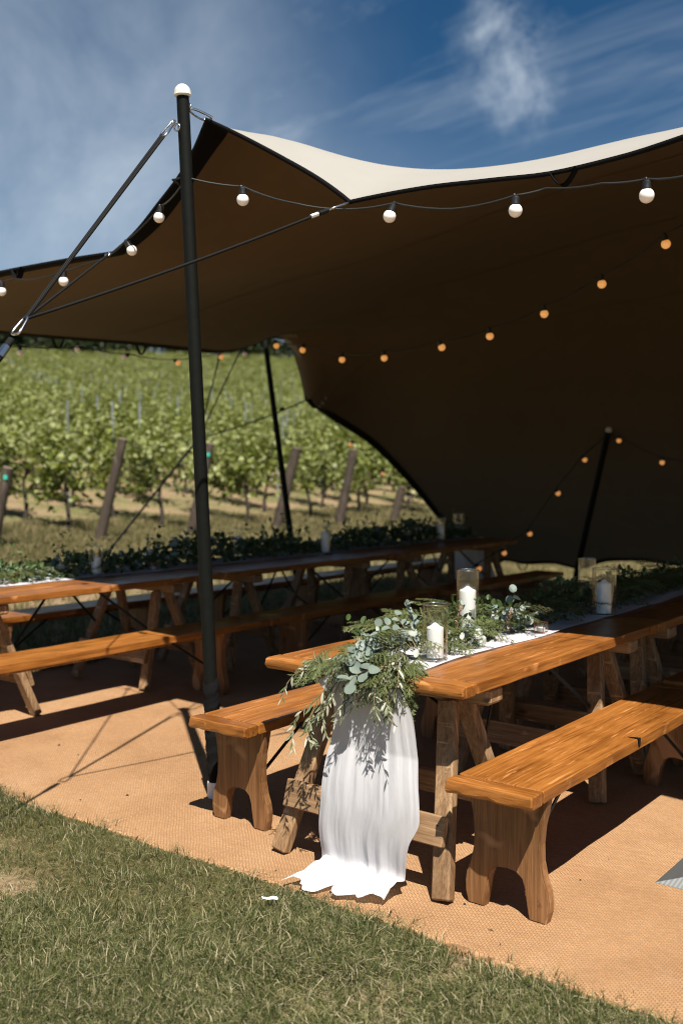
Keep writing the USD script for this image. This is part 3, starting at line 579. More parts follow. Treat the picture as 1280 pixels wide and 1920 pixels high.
# pole 2 set
N2 = at_x(372, 822, -8.3)
L2 = left_px(405); A2 = cl_[np.argmin(np.linalg.norm(cl_ - A([-7.15, 8.53, 2.30]), axis=1))]
ropeset('black rope from the far left pole top down to its rope junction', [(straight(P2t + A([-.03, 0, -.12]), N2), .0085)])
ropeset('black rope from the low left tent corner down to the far rope junction', [(straight(L2, N2), .0075)], [carabiner(L2 + (N2 - L2) * .0, L2 + (N2 - L2) * .09, .03, .005)])
ropeset('black rope sagging from the dark side edge across to the far rope junction', [(straight(A2, N2, sag=.03), .0075)], [carabiner(A2, A2 + (N2 - A2) * .06, .03, .005)], [(rope_tube(straight(A2 + (N2 - A2) * .2, A2 + (N2 - A2) * .24, 4), .014), M['rope'])])
d2 = at_x(210, 1026, N2[0] - 1.0) - N2
end2 = N2 + d2
while end2[2] > gz(end2[0], end2[1]) - .03 and np.linalg.norm(end2 - N2) < 6: end2 = end2 + d2 * .02
ropeset('thick black anchor rope sloping from the far junction into the grass bank', [(straight(N2, end2, 14), .014)])

# ------------------------------------------------------------------ festoon lights
def bulb_mesh(r=.0258):
    prof = [(0.001, -r)] + [(r * math.sin(a), -r * math.cos(a)) for a in np.linspace(.25, 2.45, 12)] + [(.0125, r * .86), (.0125, r * 1.05)]
    return lathe(prof, 18)
def socket_mesh(r=.0258):
    return cat_([lathe([(0, r * .72), (.0175, r * .72), (.0185, r * .95), (.0165, r * 1.1), (.0165, r * 1.75), (.012, r * 1.95), (.007, r * 2.15), (0, r * 2.2)], 14), at(cbox((0, 0, 0), (.03, .013, .02), .003), loc=(0, 0, r * 1.95))])
BM, SM = bulb_mesh(), socket_mesh()
def tilt(direction):
    d = A(direction, float); d /= np.linalg.norm(d); T, _ = frame(A([0, 0, 0.]), -d); T = T.copy(); T[:3, 3] = 0; return T
def festoon(label, cable, bulbs, r=.0042, white=()):
    """bulbs: (centre, hang direction)"""
    t = thing('string_lights', label, 'string lights')
    obj('cable', tube(cable, r, 6), M['cable'], t, True)
    for k_, (c, d) in enumerate(bulbs):
        T = tilt(d); b = obj('bulb', at(BM, T=T, loc=c), M['white_bulb' if k_ in white else 'bulb'], t, True)
        obj('socket', at(SM, T=T, loc=c), M['socket'], b, 40)
    return t
def fp(x, y, dy=0.0): # a point hanging at the front edge's plane
    return at_y(x, y, dy)
down = (0, 0, -1)
# front edge, from the left of the frame round the pole and along the right scallops
def fy(x):
    k = min(cand, key=lambda q: abs(q[1][0] - x))[0]; return cf[k, 1]
fr_b = [((3, 546), .0), ((119, 527), .0), ((247, 469), .6), ((298, 407), -.2), ((455, 374), 0), ((730, 405), -.35), ((966, 394), 0), ((1212, 366), 0)]
bl = []
for (x, y), tl in fr_b:
    yy_ = fy(x) - .045 if x < 330 or x > 640 else fy(x) - .10
    c = at_y(x, y, yy_); bl.append((c, A([tl * RT[0], tl * RT[1], -1])))
tops = [c - A(d) / np.linalg.norm(d) * .056 for c, d in bl]
wrap = P1t + (P1b - P1t) * ((340 - 172) / (1500 - 172) * 1.0)
wrap = at_y(345, 338, 3.03)
mid = [at_y(-90, 545, 3.36), tops[0], front_px(27) + A([0, -.02, -.062]), at_y(75, 521, 3.34), tops[1], at_y(160, 495, 3.36), at_y(205, 478, 3.36), tops[2], tops[3], wrap + A([-.04, .02, -.01]), wrap + A([-.03, -.04, 0]), wrap + A([.035, -.035, .003]), tops[4], at_y(555, 381, 3.17), AF + A([.0, -.02, -.03]), tops[5], at_y(850, 391, 3.33), tops[6], front_px(1040) + A([0, -.01, -.058]), at_y(1130, 343, 3.35), tops[7], at_y(1280, 330, 3.33), at_y(1400, 305, 3.33)]
pth = []
for a_, b_ in zip(mid[:-1], mid[1:]):
    pth.append(cable_path(a_, b_, .012 * min(1, np.linalg.norm(b_ - a_) / .4), 6)[:-1])
pth = np.vstack(pth + [mid[-1][None]])
festoon('festoon of white globe bulbs hung along the front tent edge and round the near pole', pth, bl, white=range(8))

def px_string(label, pts, d0, d1, lead=None, tail=None, sag=.02, hang=.053, tilts=None, white=()):
    """pts: bulb pixel positions in order along the cable; depth runs from d0 to d1"""
    ds = np.linspace(d0, d1, len(pts)) if np.ndim(d0) == 0 else A(d0)
    bl = []
    for i, ((x, y), d) in enumerate(zip(pts, ds)):
        tl = 0 if tilts is None else tilts[i]
        c = at_d(x, y, d); bl.append((c, A([tl * RT[0], tl * RT[1], -1.0])))
    tops = [c - A(d) / np.linalg.norm(d) * hang for c, d in bl]
    mid = ([A(q) for q in lead] if lead is not None else []) + tops + ([A(q) for q in tail] if tail is not None else [])
    pth = np.vstack([cable_path(a_, b_, sag, 6)[:-1] for a_, b_ in zip(mid[:-1], mid[1:])] + [mid[-1][None]])
    return festoon(label, pth, bl, .0048, white)
px_string('festoon of amber bulbs sagging across the dark inside of the tent roof', [(1248, 457), (1128, 532), (1020, 588), (918, 630), (828, 651), (720, 671), (641, 674), (567, 656), (518, 648)], 5.4, 8.9,
    lead=[at_d(1420, 330, 5.0)], tail=[at_d(492, 652, 9.7)], tilts=[.2, .1, .1, .1, .5, .1, 0, -.3, .3])
lb = [(38, 661), (145, 654), (233, 669), (334, 680), (415, 669), (459, 664)]
dl = [(at_x(x, y, -7.22) - CAM) @ FW for x, y in lb]
px_string('festoon hanging on loops below the far left tent edge in front of the vines', lb, dl, None, lead=[at_x(-60, 645, -7.22), ], tail=[at_x(492, 655, -7.25)], tilts=[.1, -2.5, -1.6, 1.4, .8, -.2], sag=.015, white=(0, 1, 2, 5))
rb = [(601, 768), (657, 833), (718, 888), (768, 932), (815, 985)]
dr = [(at_x(x, y, -7.22) - CAM) @ FW for x, y in rb]
px_string('festoon of pale bulbs drooping beside the steep dark side edge over the vineyard', rb, dr, None, lead=[A2 + A([0, .05, -.03])], tail=[at_x(835, 1010, -7.2)], tilts=[-.3, -.6, 0, .5, .6], sag=.02, white=(0, 3, 4))
px_string('festoon of amber bulbs fanning down from the back pole to the left', [(1096, 862), (1046, 925), (993, 1001), (945, 1037), (898, 1066)], 10.6, 9.8, lead=[at_d(1140, 814, 11.0)], tail=[at_d(860, 1085, 9.7)], sag=.0, hang=.05, tilts=[.6] * 5)
px_string('festoon of amber bulbs running right from the back pole', [(1160, 826), (1241, 867)], 10.8, 10.2, lead=[at_d(1142, 815, 11.0)], tail=[at_d(1360, 868, 9.8)], sag=.02, hang=.05)

# ------------------------------------------------------------------ tables and benches
def make_table(label, L, h1, h2, seed, group):
    """trestle table, origin on the ground under its near end, centre line x=0"""
    g = np.random.default_rng(seed); W, H, t = .90, .76, .042
    o = thing('trestle_table', label, 'table', group=group)
    bw = (W) / 4
    for k in range(4):
        b = board(bw - .002, t, L - .20, seed * 10 + k, 16, .0013, .003)
        obj('board', at(b, loc=(-W / 2 + bw * (k + .5), .10, H + g.uniform(-.001, .001))), M['top_wood'], o, 30)
    for y0 in (0.0, L - .099):
        b = board(.098, t + .001, W + .004, seed * 10 + 5 + int(y0 > 0), 12, .0022, .009)
        obj('end_cap', at(b, rz=-math.pi / 2, loc=(-W / 2 - .002, y0 + .049, H + .001)), M['cap_wood'], o, 30)
    for hy in (h1, h2):
        obj('head_beam', cbox((0, hy, H - t - .034), (.86, .11, .064), .012), M['rail_wood'], o)
        for sgn in (-1, 1):
            for fx in (-1, 1):
                p0 = A([fx * .375, hy + sgn * .27, .0]); p1 = A([fx * .26, hy + sgn * .05, H - t - .066])
                dx = (p1 - p0) / np.linalg.norm(p1 - p0)
                obj('leg', beam(p0 + dx * .008, p1, .072, .046, (0, sgn, .3), .006), M['leg_wood'], o)
            zr = .235; k = zr / (H - t - .066); yy_ = hy + sgn * (.27 - k * .22) + sgn * .047
            obj('rail', beam((-.365 + .0, yy_, zr), (.365, yy_, zr), .105, .030, (0, sgn, 0.3), .004), M['rail_wood'], o)
            for fx in (-.33, .33):
                for dz_ in (-.025, .025):
                    T_, _ = frame(A([0, 0, 0.]), A([0, sgn, .3])); T_ = T_.copy(); T_[:3, 3] = (fx + dz_ * .4, yy_ + sgn * .0158, zr + dz_)
                    obj('screw', at(lathe([(0, .0012), (.004, .0012), (.0045, -.001)], 10), T=T_), M['black_steel'], o)
        for fx in (-1, 1):
            s = 1 if hy == h1 else -1
            obj('stay', beam((fx * .30, hy + s * .10, .36), (fx * .16, hy + s * .52, H - t - .004), .018, .006, (1, 0, 0), .001), M['black_steel'], o)
    return o
def panel_shape():
    r = [(.150, .415), (.142, .37), (.131, .32), (.125, .26), (.127, .20), (.138, .15), (.153, .11), (.159, .075), (.158, .04), (.147, 0), (.086, 0), (.076, .05), (.069, .10), (.058, .132), (.035, .150), (0, .155)]
    pts = [(a, b) for a, b in r] + [(-a, b) for a, b in r[::-1][1:]]
    from shapely.geometry import Polygon
    return Polygon(pts).buffer(.004).buffer(-.004)
PANEL = trimesh.creation.extrude_polygon(panel_shape(), .042, engine='earcut')
def bevel_panel():
    from shapely.geometry import Polygon
    a, sh = panel_shape(), .004
    mid = at(trimesh.creation.extrude_polygon(a, .034, engine='earcut'), loc=(0, 0, .004))
    f1 = at(trimesh.creation.extrude_polygon(a.buffer(-sh), .004, engine='earcut'), loc=(0, 0, 0)); f2 = at(f1, loc=(0, 0, .038))
    m = cat_([mid, f1, f2]); m.apply_transform(trimesh.transformations.rotation_matrix(math.pi / 2, (1, 0, 0))); m.apply_translation((0, .021, 0)); return m
BPANEL = bevel_panel()
def make_bench(label, L, i1, i2, seed, group):
    g = np.random.default_rng(seed); W, H, t = .318, .46, .044
    o = thing('bench', label, 'bench', group=group)
    bw = W / 3
    for k in range(3):
        b = board(bw - .0016, t, L - .18, seed * 10 + k, 18, .0012, .003)
        obj('seat_board', at(b, loc=(-W / 2 + bw * (k + .5), .09, H + g.uniform(-.0008, .0008))), M['seat_wood'], o, 30)
    for y0 in (0.0, L - .089):
        b = board(.088, t + .001, W + .004, seed * 10 + 7 + int(y0 > 0), 9, .002, .008)
        obj('end_cap', at(b, rz=-math.pi / 2, loc=(-W / 2 - .002, y0 + .044, H + .0012)), M['cap_wood'], o, 30)
    for y0 in (i1, L - i2):
        obj('leg_panel', at(BPANEL, loc=(0, y0, 0)), M['panel_wood'], o, 30)
    for s, y0 in ((1, i1), (-1, L - i2)):
        obj('stay', beam((.04, y0 + s * .03, .17), (.04, y0 + s * .42, H - t - .003), .016, .006, (1, 0, 0), .001), M['black_steel'], o)
    obj('stretcher', cbox((0, L / 2, H - t - .022), (.05, L - 2 * max(i1, i2) - .06, .04), .004), M['panel_wood'], o)
    return o
GT, GB = 'trestle tables in rows under the tent', 'wooden benches beside the trestle tables'
XT, XL = -2.18, -5.56
t1 = make_table('sunlit trestle table with white runner hanging over its near end', 1.81, .27, 1.57, 1, GT); place(t1, (XT, 2.885, FLOOR), 0)
dup(t1, (XT, 4.70, FLOOR), 0, 'shaded table directly behind the sunlit table with the hanging runner')
dup(t1, (XT + .01, 6.52, FLOOR), 0, 'third table in the main row, deep in shade at the right edge')
t4 = make_table('long table at the far left, half sunlit, with candle and garland', 2.15, .38, 1.77, 2, GT); place(t4, (XL, 2.97, FLOOR), .0)
dup(t4, (XL + .01, 5.17, FLOOR), 0.0, 'middle table of the far left row, standing in shade behind the near pole')
t6 = make_table('last table of the far left row below the falling tent edge', 2.25, .36, 1.98, 3, GT); place(t6, (XL + .03, 7.36, FLOOR), .0)
b1 = make_bench('sunlit bench at the right front with a dark notch in its seat edge', 1.95, .155, .16, 1, GB); place(b1, (-1.595, 2.815, FLOOR), 0)
dup(b1, (-2.90, 2.88, FLOOR), 0.0, 'sunlit bench beside the near pole, left of the hanging runner')
dup(b1, (-1.60, 4.85, FLOOR), 0, 'shaded bench behind the right front bench')
dup(b1, (-2.91, 4.93, FLOOR), 0, 'shaded bench behind the bench beside the near pole')
dup(b1, (-2.90, 6.95, FLOOR), 0, 'last shaded bench on the left side of the main table row')
b3 = make_bench('left bench half in sun with rope shadows across its seat', 2.75, .26, .42, 3, GB); place(b3, (-4.81, 2.40, FLOOR), 0)
b2 = make_bench('shaded bench in front of the middle far left table', 2.15, .42, .42, 2, GB); place(b2, (-4.80, 5.16, FLOOR), 0)
dup(b2, (-4.70, 7.34, FLOOR), math.radians(-1.5), 'last bench in front of the far left row, near the low back wall')
GB2 = 'benches behind the far left table row'
dup(b2, (-6.38, 1.55, FLOOR), 0, 'bench behind the far left table, nearest to the left frame edge', GB)
dup(b2, (-6.38, 3.72, 0), 0, 'bench behind the half sunlit far left table, against lit grass', GB)
dup(b2, (-6.38, 5.90, 0), 0, 'bench behind the middle far left table, grey against lit grass', GB)
dup(b2, (-6.36, 8.07, 0), 0, 'bench behind the last far left table near the white drape', GB)
# the notch in the right front bench's seat edge is a dark knot hole
nt = obj('knot_hole', at(hull([(0.0, 0, .002), (-.045, .006, .002), (-.005, .022, .002), (.0025, .004, -.03), (.0025, .020, -.03), (.0025, 0, .002), (.0025, .022, .002), (-.04, .008, -.004)]), loc=(.1605, .885, .4605)), M['black_cloth'], b1)

# ------------------------------------------------------------------ cloth runners
def runner_mesh():
    g = np.random.default_rng(5); NS, NT = 90, 150
    s = np.linspace(-1, 1, NS); ys_top = np.linspace(6.6, 2.885, 70)
    Pn = np.zeros((NS, 0, 3)); rows = []
    H = .76 + FLOOR + .004
    for y in ys_top:
        w = .20 + .006 * math.sin(y * 5) + .004 * math.sin(y * 13)
        x = XT - .012 + s * w + .006 * math.sin(y * 3)
        z = H + .003 * np.abs(np.sin(s * 5 + y * 2)) + .0025 * (np.sin(s * 9 + y * 7) + 1)
        rows.append(np.stack([x, np.full(NS, y), z], 1))
    zk = [.76, .63, .45, .30, .20, .10, 0, -.3]
    xl = PchipInterpolator(zk[::-1], [-2.405, -2.262, -2.285, -2.302, -2.308, -2.306, -2.300, -2.27][::-1]); xr = PchipInterpolator(zk[::-1], [-1.985, -1.905, -1.885, -1.862, -1.905, -1.925, -1.945, -1.98][::-1])
    ext = .135 + .030 * np.sin(s * 5.2 + 2.6) + .010 * np.sin(s * 11 + 1.0) + .004 * np.sin(s * 37) - .12 * np.exp(-((s + .12) / .17) ** 2) - .10 * np.clip((s - .35) / .65, 0, 1) + .03 * np.clip((-s - .5) / .5, 0, 1)
    r_ = .085; zc = FLOOR + .006 + r_
    for e in np.linspace(.008, 1, 110):
        arc = math.pi / 2 * r_; ltot = (H - zc) + arc + ext - .02
        d = e * ltot; dv = np.minimum(d, H - zc); da = np.clip(d - (H - zc), 0, arc); dg = np.maximum(0, d - (H - zc) - arc)
        z = H - dv - r_ * np.sin(da / r_); out = r_ * (1 - np.cos(da / r_)) + dg
        ze = z - dg * 1.2
        x = xl(ze) + (xr(ze) - xl(ze)) * (s + 1) / 2 - .28 * dg * (1 - s) * .6
        low = np.clip((H - z) / .2, 0, 1)
        q_ = np.stack([s * 2.6 + .35 * z + 5, z * .9, 0 * s], -1)
        fold = (.040 * (meshkit.noise(q_, 77) - .5) + .020 * (meshkit.noise(q_ * A([2.6, 2.0, 1]), 78) - .5) + .004 * (meshkit.noise(q_ * A([6.5, 6.0, 1]), 79) - .5) + .002 * (meshkit.noise(q_ * A([15, 9.0, 1]), 80) - .5)) * low * .55 * (1 + .5 * np.clip((.5 - z) / .5, 0, 1))
        belly = .030 * np.sin(np.clip((.50 - z) / .45, 0, 1) * math.pi)
        y = 2.872 - .018 * np.clip((H - z) / .05, 0, 1) - belly - out - fold * (dg <= 0)
        g1 = np.clip((dg + da - .03) / .06, 0, 1)
        z = z + g1 * (.022 * (np.sin(s * 8.5 + 1 + dg * 7) + 1) + .014 * (np.sin(s * 15 + dg * 25) + 1) + .010 * meshkit.noise(np.stack([s * 6, dg * 30, 0 * s], -1), 78)) * np.clip(1.15 - dg / np.maximum(ext, .02) * .9, .12, 1)
        rows.append(np.stack([x, y, z], 1))
    R = np.stack(rows, 1)
    n = meshkit.fbm(R * A([10, 10, 4]), 3, 5) - .5
    hang = np.clip((H - .02 - R[..., 2]) / .1, 0, 1)
    R[..., 1] -= .007 * n * hang * (R[..., 2] > .05)
    R[..., 2] += .010 * (meshkit.noise(R * A([17, 17, 3]), 15)) * (R[..., 2] < .05) * hang
    R[..., 0] += .014 * (meshkit.noise(R * A([3, 3, 7]), 8) - .5) * hang
    return sheet(R)
obj('table_runner', runner_mesh(), M['white_cloth'], None, True, label='white muslin runner on the main table falling to the floor', cat='table runner')
def runner_left():
    s = np.linspace(-1, 1, 20); rows = []
    H = .76 + FLOOR + .004
    for y in np.linspace(2.98, 9.60, 140):
        w = .225 + .008 * math.sin(y * 4.1) + .006 * math.sin(y * 11); x = XL - .20 + .015 * math.sin(y * 1.3) + s * w
        x[-1] += .006 * math.sin(y * 17)
        rows.append(np.stack([x, np.full(20, y), H + .004 * np.abs(np.sin(s * 4 + y * 3))], 1))
    for tt in np.linspace(.03, 1, 26):
        x = XL - .02 + (s * .25 - .20 * (1 - tt)) + .05 * tt - .12 * tt; y = 9.63 + .10 * tt + .03 * np.sin(s * 8) * tt
        rows.append(np.stack([x, y + 0 * s, np.full(20, H - .55 * tt) + .03 * s], 1))
    return sheet(np.stack(rows, 1))
obj('table_runner', runner_left(), M['white_cloth'], None, True, label='white runner on the far left tables with its end draped in shade', cat='table runner')

# ------------------------------------------------------------------ candles and glasses
TZ = .76 + FLOOR + .010
def candle(p, r, h, label, lean=0):
    t = thing('pillar_candle', label, 'candle', p)
    obj('wax', lathe([(0, 0), (r, 0), (r, h - .004), (r * .94, h), (r * .55, h + .006), (r * .18, h + .016), (.002, h + .018)], 28), M['candle'], t, 50)
    obj('wick', tube([(0, 0, h + .012), (.001, 0, h + .024), (.003, .001, h + .032)], .0012, 5), M['wick'], t, True)
def vase(p, r, h, label):
    t = thing('hurricane_glass', label, 'glass vase', p)
    obj('glass_wall', lathe([(0, .003), (r - .004, .003), (r, .010), (r, h - .003), (r - .0015, h), (r - .003, h - .003), (r - .003, .013), (r - .008, .010), (0, .010)], 36), M['glass'], t, 40)
    for nm, z, rr in (('rim', h, .0019), ('base_ring', .004, .0022)):
        obj(nm, tube([((r - .0015) * math.cos(a), (r - .0015) * math.sin(a), z) for a in np.linspace(0, 2 * math.pi, 36, endpoint=False)], rr, 6, True), M['glass_rim'], t, True)
def solve_y(px, X, z, y0=2.5, y1=11):
    for _ in range(60):
        m_ = (y0 + y1) / 2
        if proj((X, m_, z))[0] < px: y0 = m_
        else: y1 = m_
    return (y0 + y1) / 2
main_c = [(815, -2.055, .049, .215, .033, .115, 'nearest pillar candle, standing low on the main runner', 'nearest clear glass cylinder round a low candle'),
          (876, -2.25, .050, .290, .037, .190, 'tall pillar candle rising behind the greenery in mid table', 'tall glass cylinder behind the greenery in mid table'),
          (1132, -2.03, .060, .235, .036, .150, 'pillar candle in shade further along the main runner', 'shaded wide glass cylinder further along the main runner')]
VS = []
for px_, X_, r, h, cr_, ch_, l1, l2 in main_c:
    y = solve_y(px_, X_, TZ + .05); p = A([X_, y, TZ]); VS.append(p)
    candle(p + A([.003, -.004, .011]) if cr_ < .034 else p + A([.0, 0, .011]), cr_, ch_, l1); vase(p, r, h, l2)
vase(A([-2.32, solve_y(1100, -2.32, TZ + .1), TZ]), .05, .24, 'shaded glass cylinder behind the greenery beside the dark back pole')
left_c = [(180, -5.66, .055, .20, .036, .105, 'pillar candle at the shadow line of the far left table'), (281, -5.9, .055, .21, .036, .10, 'short candle hidden deep in the far left garland'),
          (447, -5.98, .058, .235, .038, .145, 'pillar candle seen against the grass left of the slim pole'), (610, -5.56, .052, .250, .036, .175, 'tall candle on the far left table right of the slim pole'),
          (690, -5.9, .055, .21, .036, .08, 'candle low in the far left garland below the leaning posts'), (826, -5.62, .055, .235, .036, .15, 'candle where the tent edge meets the far left garland'), (859, -5.85, .06, .25, .036, .13, 'last candle of the far left row before the dark wall')]
for px_, X_, r, h, cr_, ch_, l1 in left_c:
    y = solve_y(px_, X_, TZ + .05); p = A([X_, y, TZ]); VS.append(p)
    candle(p + A([0, 0, .011]), cr_, ch_, l1); vase(p, r, h, 'glass cylinder round the ' + l1.replace('seen ', ''))
def tealight(p, label, s=.044):
    t = thing('tealight_holder', label, 'tealight holder', p)
    r = .0014; a = s / 2
    wires = []
    for x in (-a, a):
        for y in (-a, a): wires.append(beam((x, y, 0), (x, y, s), 2 * r, 2 * r, (1, 0, 0), .0005))
    for z in (r, s):
        for k in (-a, a):
            wires.append(beam((-a, k, z), (a, k, z), 2 * r, 2 * r, (0, 0, 1), .0005)); wires.append(beam((k, -a, z), (k, a, z), 2 * r, 2 * r, (0, 0, 1), .0005))
    obj('wire_frame', cat_(wires), M['copper'], t)
    obj('glass_pane', cat_([cbox((0, sy * (a - .003), a), (s - .006, .0015, s - .008), .0003) for sy in (-1, 1)] + [cbox((sx * (a - .003), 0, a), (.0015, s - .010, s - .008), .0003) for sx in (-1, 1)]), M['glass'], t)
    c = thing('tealight', label.replace('holder', 'candle').replace('cube', 'square'), 'tealight', p + A([0, 0, .003]))
    obj('wax', lathe([(0, 0), (.018, 0), (.019, .016), (.017, .017), (.003, .0155), (0, .0155)], 20), M['candle'], c, 40)
    obj('wick', tube([(0, 0, .015), (.001, 0, .022)], .0008, 5), M['wick'], c)
tealight(A([-2.035, solve_y(1014, -2.035, TZ + .02), TZ]), 'copper wire cube holder on the sunlit runner edge')
tealight(A([-5.66, solve_y(22, -5.66, TZ + .02), TZ]), 'copper wire cube holder on the far left runner', .055)
tealight(A([-5.62, solve_y(288, -5.62, TZ + .02), TZ]), 'small wire cube holder in shade on the far left runner', .05)

# ------------------------------------------------------------------ foliage helpers
def leaf_round(L=.055, w=.05, fold=.15):
    v, f = [(0, 0, 0)], []
    a = np.linspace(0, 2 * math.pi, 10, endpoint=False)
    for t in a:
        x = w / 2 * math.sin(t); y = L / 2 - L / 2 * math.cos(t); v.append((x, y, fold * abs(x) + .06 * L * math.sin(y / L * 3)))
    v[0] = (0, L * .5, -.03 * L)
    for k in range(10): f.append((0, 1 + k, 1 + (k + 1) % 10))
    return TM(v, f)
def leaf_long(L=.05, w=.011, fold=.35, curl=.15):
    ys = [0, .25, .55, .82, 1]; ws = [.05, .8, 1, .6, 0.02]; v, f = [], []
    for y, q in zip(ys, ws):
        z = -curl * L * (y ** 2)
        v += [(-w / 2 * q, y * L, z + fold * w / 2 * q), (0, y * L, z), (w / 2 * q, y * L, z + fold * w / 2 * q)]
    for k in range(4):
        a = 3 * k
        for c in (0, 1): f += [(a + c, a + c + 4, a + c + 1), (a + c, a + c + 3, a + c + 4)]
    m = TM(v, f); return TM(m.vertices, m.faces)
def orient(m, p, d, nrm, s=1.0):
    """put a leaf (along +y, facing +z) at p, pointing along d, its face towards nrm"""
    d = A(d, float); d /= np.linalg.norm(d); n = A(nrm, float) - d * (A(nrm, float) @ d); ln = np.linalg.norm(n)
    n = n / ln if ln > 1e-6 else np.cross(d, [1, 0, 0])
    x = np.cross(d, n); V = m.vertices * s
    return TM(V[:, :1] * x + V[:, 1:2] * d + V[:, 2:] * n + A(p), m.faces)
def rnd(scale=1.0, g=RNG): return g.normal(0, scale, 3)
def frond(g, L=.2, n=11):
    """flat feathery cedar spray along +y"""
    V, F = [], []
    def strip(p, q, w0, w1):
        d = q - p; s = np.cross(d, [0, 0, 1.0]); s /= np.linalg.norm(s) + 1e-9; i = len(V)
        V.extend([p - s * w0, p + s * w0, q + s * w1, q - s * w1]); F.extend([(i, i + 1, i + 2), (i, i + 2, i + 3)])
    def pt(t): return A([.03 * L * math.sin(t * 4), t * L, -.25 * L * t * t])
    for k in range(n): strip(pt(k / n), pt((k + 1) / n), .0022, .0018)
    for k in range(n):
        t = (k + .6) / n; p = pt(t)
        for sx in (-1, 1):
            l = L * .42 * (1 - t) ** .75 * g.uniform(.7, 1.15) + .012; a = math.radians(g.uniform(38, 55))
            d = A([sx * math.sin(a), math.cos(a), -.25 - .3 * g.random()]); d /= np.linalg.norm(d)
            mcount = max(2, int(l / .013))
            strip(p, p + d * l, .0022, .0012)
            for j in range(mcount):
                q = p + d * l * (j + .5) / mcount
                for s2 in (-1, 1):
                    a2 = math.radians(g.uniform(30, 48)); e = A([d[0] * math.cos(a2) - s2 * d[1] * math.sin(a2), d[1] * math.cos(a2) + s2 * d[0] * math.sin(a2), d[2] - .1]); e /= np.linalg.norm(e)
                    ll = g.uniform(.008, .019) * (1 - .4 * j / mcount); strip(q, q + e * ll, .0019, .0009)
    return TM(A(V), F)
GF = np.random.default_rng(21)
FRONDS = [frond(GF, L) for L in (.15, .18, .2, .22, .25)]
LR = [leaf_round(1, .92, .12), leaf_round(1, .85, .3), leaf_round(1, 1.0, -.1)]
LO = [leaf_long(1, .21, .5, .12), leaf_long(1, .23, .3, .3), leaf_long(1, .19, .6, -.1)]
LI = [leaf_round(1, .72, .3), leaf_long(1, .42, .3, .2)]

# ------------------------------------------------------------------ the main garland
CX = -2.24
gar = thing('garland', 'eucalyptus, olive and cedar garland along the main table runner', 'garland')
g = np.random.default_rng(31)
def gy_top(y): return .16 + .03 * math.sin(y * 3) + .02 * math.sin(y * 8)
fr, sm, pl_, iv = [], [], [], []
for i in range(300):
    y = 2.90 + (g.random() ** 1.25) * 3.8
    side = g.choice([-1, 1]); p = A([CX + side * g.uniform(0, .07), y, TZ + .02 + g.random() * .10])
    d = A([side * g.uniform(.5, 1.1), g.uniform(-1.0, .7), g.uniform(-.1, .45)])
    if d[0] > 0: d[1] -= .2
    if y < 3.25 and side < 0: continue
    fr.append(orient(FRONDS[g.integers(5)], p, d, A([0, 0, 1]) + rnd(.3, g), g.uniform(.75, 1.1)))
for i in range(24):   # drooping over the near end
    p = A([CX + g.uniform(.12, .27), 2.92 + g.uniform(-.03, .10), TZ + g.uniform(.01, .07)])
    d = A([g.uniform(.0, .55), -1.0, g.uniform(-1.1, .1)])
    fr.append(orient(FRONDS[g.integers(5)], p, d, A([0, -.6, 1]) + rnd(.25, g), g.uniform(.7, 1.05)))
for i in range(14):   # right hand fall
    p = A([-1.97 + g.uniform(-.08, .03), 2.89 + g.uniform(-.03, .05), TZ + g.uniform(-.02, .03)])
    fr.append(orient(FRONDS[g.integers(5)], p, (g.uniform(-.2, .25), -.25, -1), A([.2, -1, .4]) + rnd(.2, g), g.uniform(.6, .85)))
for i in range(30):   # sprays pushed forward over the edge
    p = A([CX + g.uniform(-.14, .27), 2.89 + g.uniform(-.01, .06), TZ + g.uniform(.0, .06)])
    d = A([g.uniform(-.45, .45), -1.0, g.uniform(-.55, .12)])
    fr.append(orient(FRONDS[g.integers(3)], p, d, A([0, -.3, 1]) + rnd(.25, g), g.uniform(.62, .9)))
obj('cedar_foliage', cat_(fr), M['cedar'], gar, False, kind='stuff')
def in_body(y=None, up=.11):
    y = 2.87 + (g.random() ** 1.1) * 3.9 if y is None else y
    a = g.uniform(0, math.pi); rr = math.sqrt(g.random())
    return A([CX + math.cos(a) * .15 * rr, y, TZ + .01 + math.sin(a) * (up + .05 * math.sin(y * 7)) * rr])
for i in range(1500):
    p = in_body()
    if p[1] < 3.35 and (p[0] < CX - .02 or g.random() < .6): continue
    out = A([p[0] - CX, g.normal(0, .08), p[2] - TZ]) + rnd(.05, g)
    iv.append(orient(LI[g.integers(2)], p, out + A([0, -.03, 0]), rnd(1, g) + A([0, 0, 1.2]), g.uniform(.018, .040)))
obj('small_leaf_foliage', cat_(iv), M['ivy'], gar, False, kind='stuff')
def sprig(name, path, leaves, leafmat_, leafmeshes, size, pair=True, stem_r=.002, ang=.9, seed=0, taper=.4, droop=0.0, smooth=True, t0=.12, name_leaf='leaf', facing=None, flip=.3):
    gg = np.random.default_rng(seed); C = spline(path, 24)
    st = obj(name, tube(C, np.linspace(stem_r, stem_r * .45, 24), 5), M['twig'], gar, True)
    T = np.gradient(C, axis=0); T /= np.linalg.norm(T, axis=1, keepdims=True)
    for k in range(leaves):
        t = t0 + (1 - t0) * (k + .5) / leaves; i = min(23, int(t * 23)); side = 1 if k % 2 else -1
        ref = facing if facing is not None else A([.30, -.60, .74]); b = np.cross(T[i], ref); b /= np.linalg.norm(b) + 1e-9
        d = T[i] * math.cos(ang) + b * side * math.sin(ang) + rnd(.18, gg) + A([0, 0, -droop]); s = size * (1 - taper * t) * gg.uniform(.8, 1.2)
        n = A(ref) + rnd(.45, gg)
        m = orient(leafmeshes[gg.integers(len(leafmeshes))], C[i], d, n if gg.random() > flip else -n, s)
        obj(name_leaf, m, leafmat_, st, smooth)
    return st
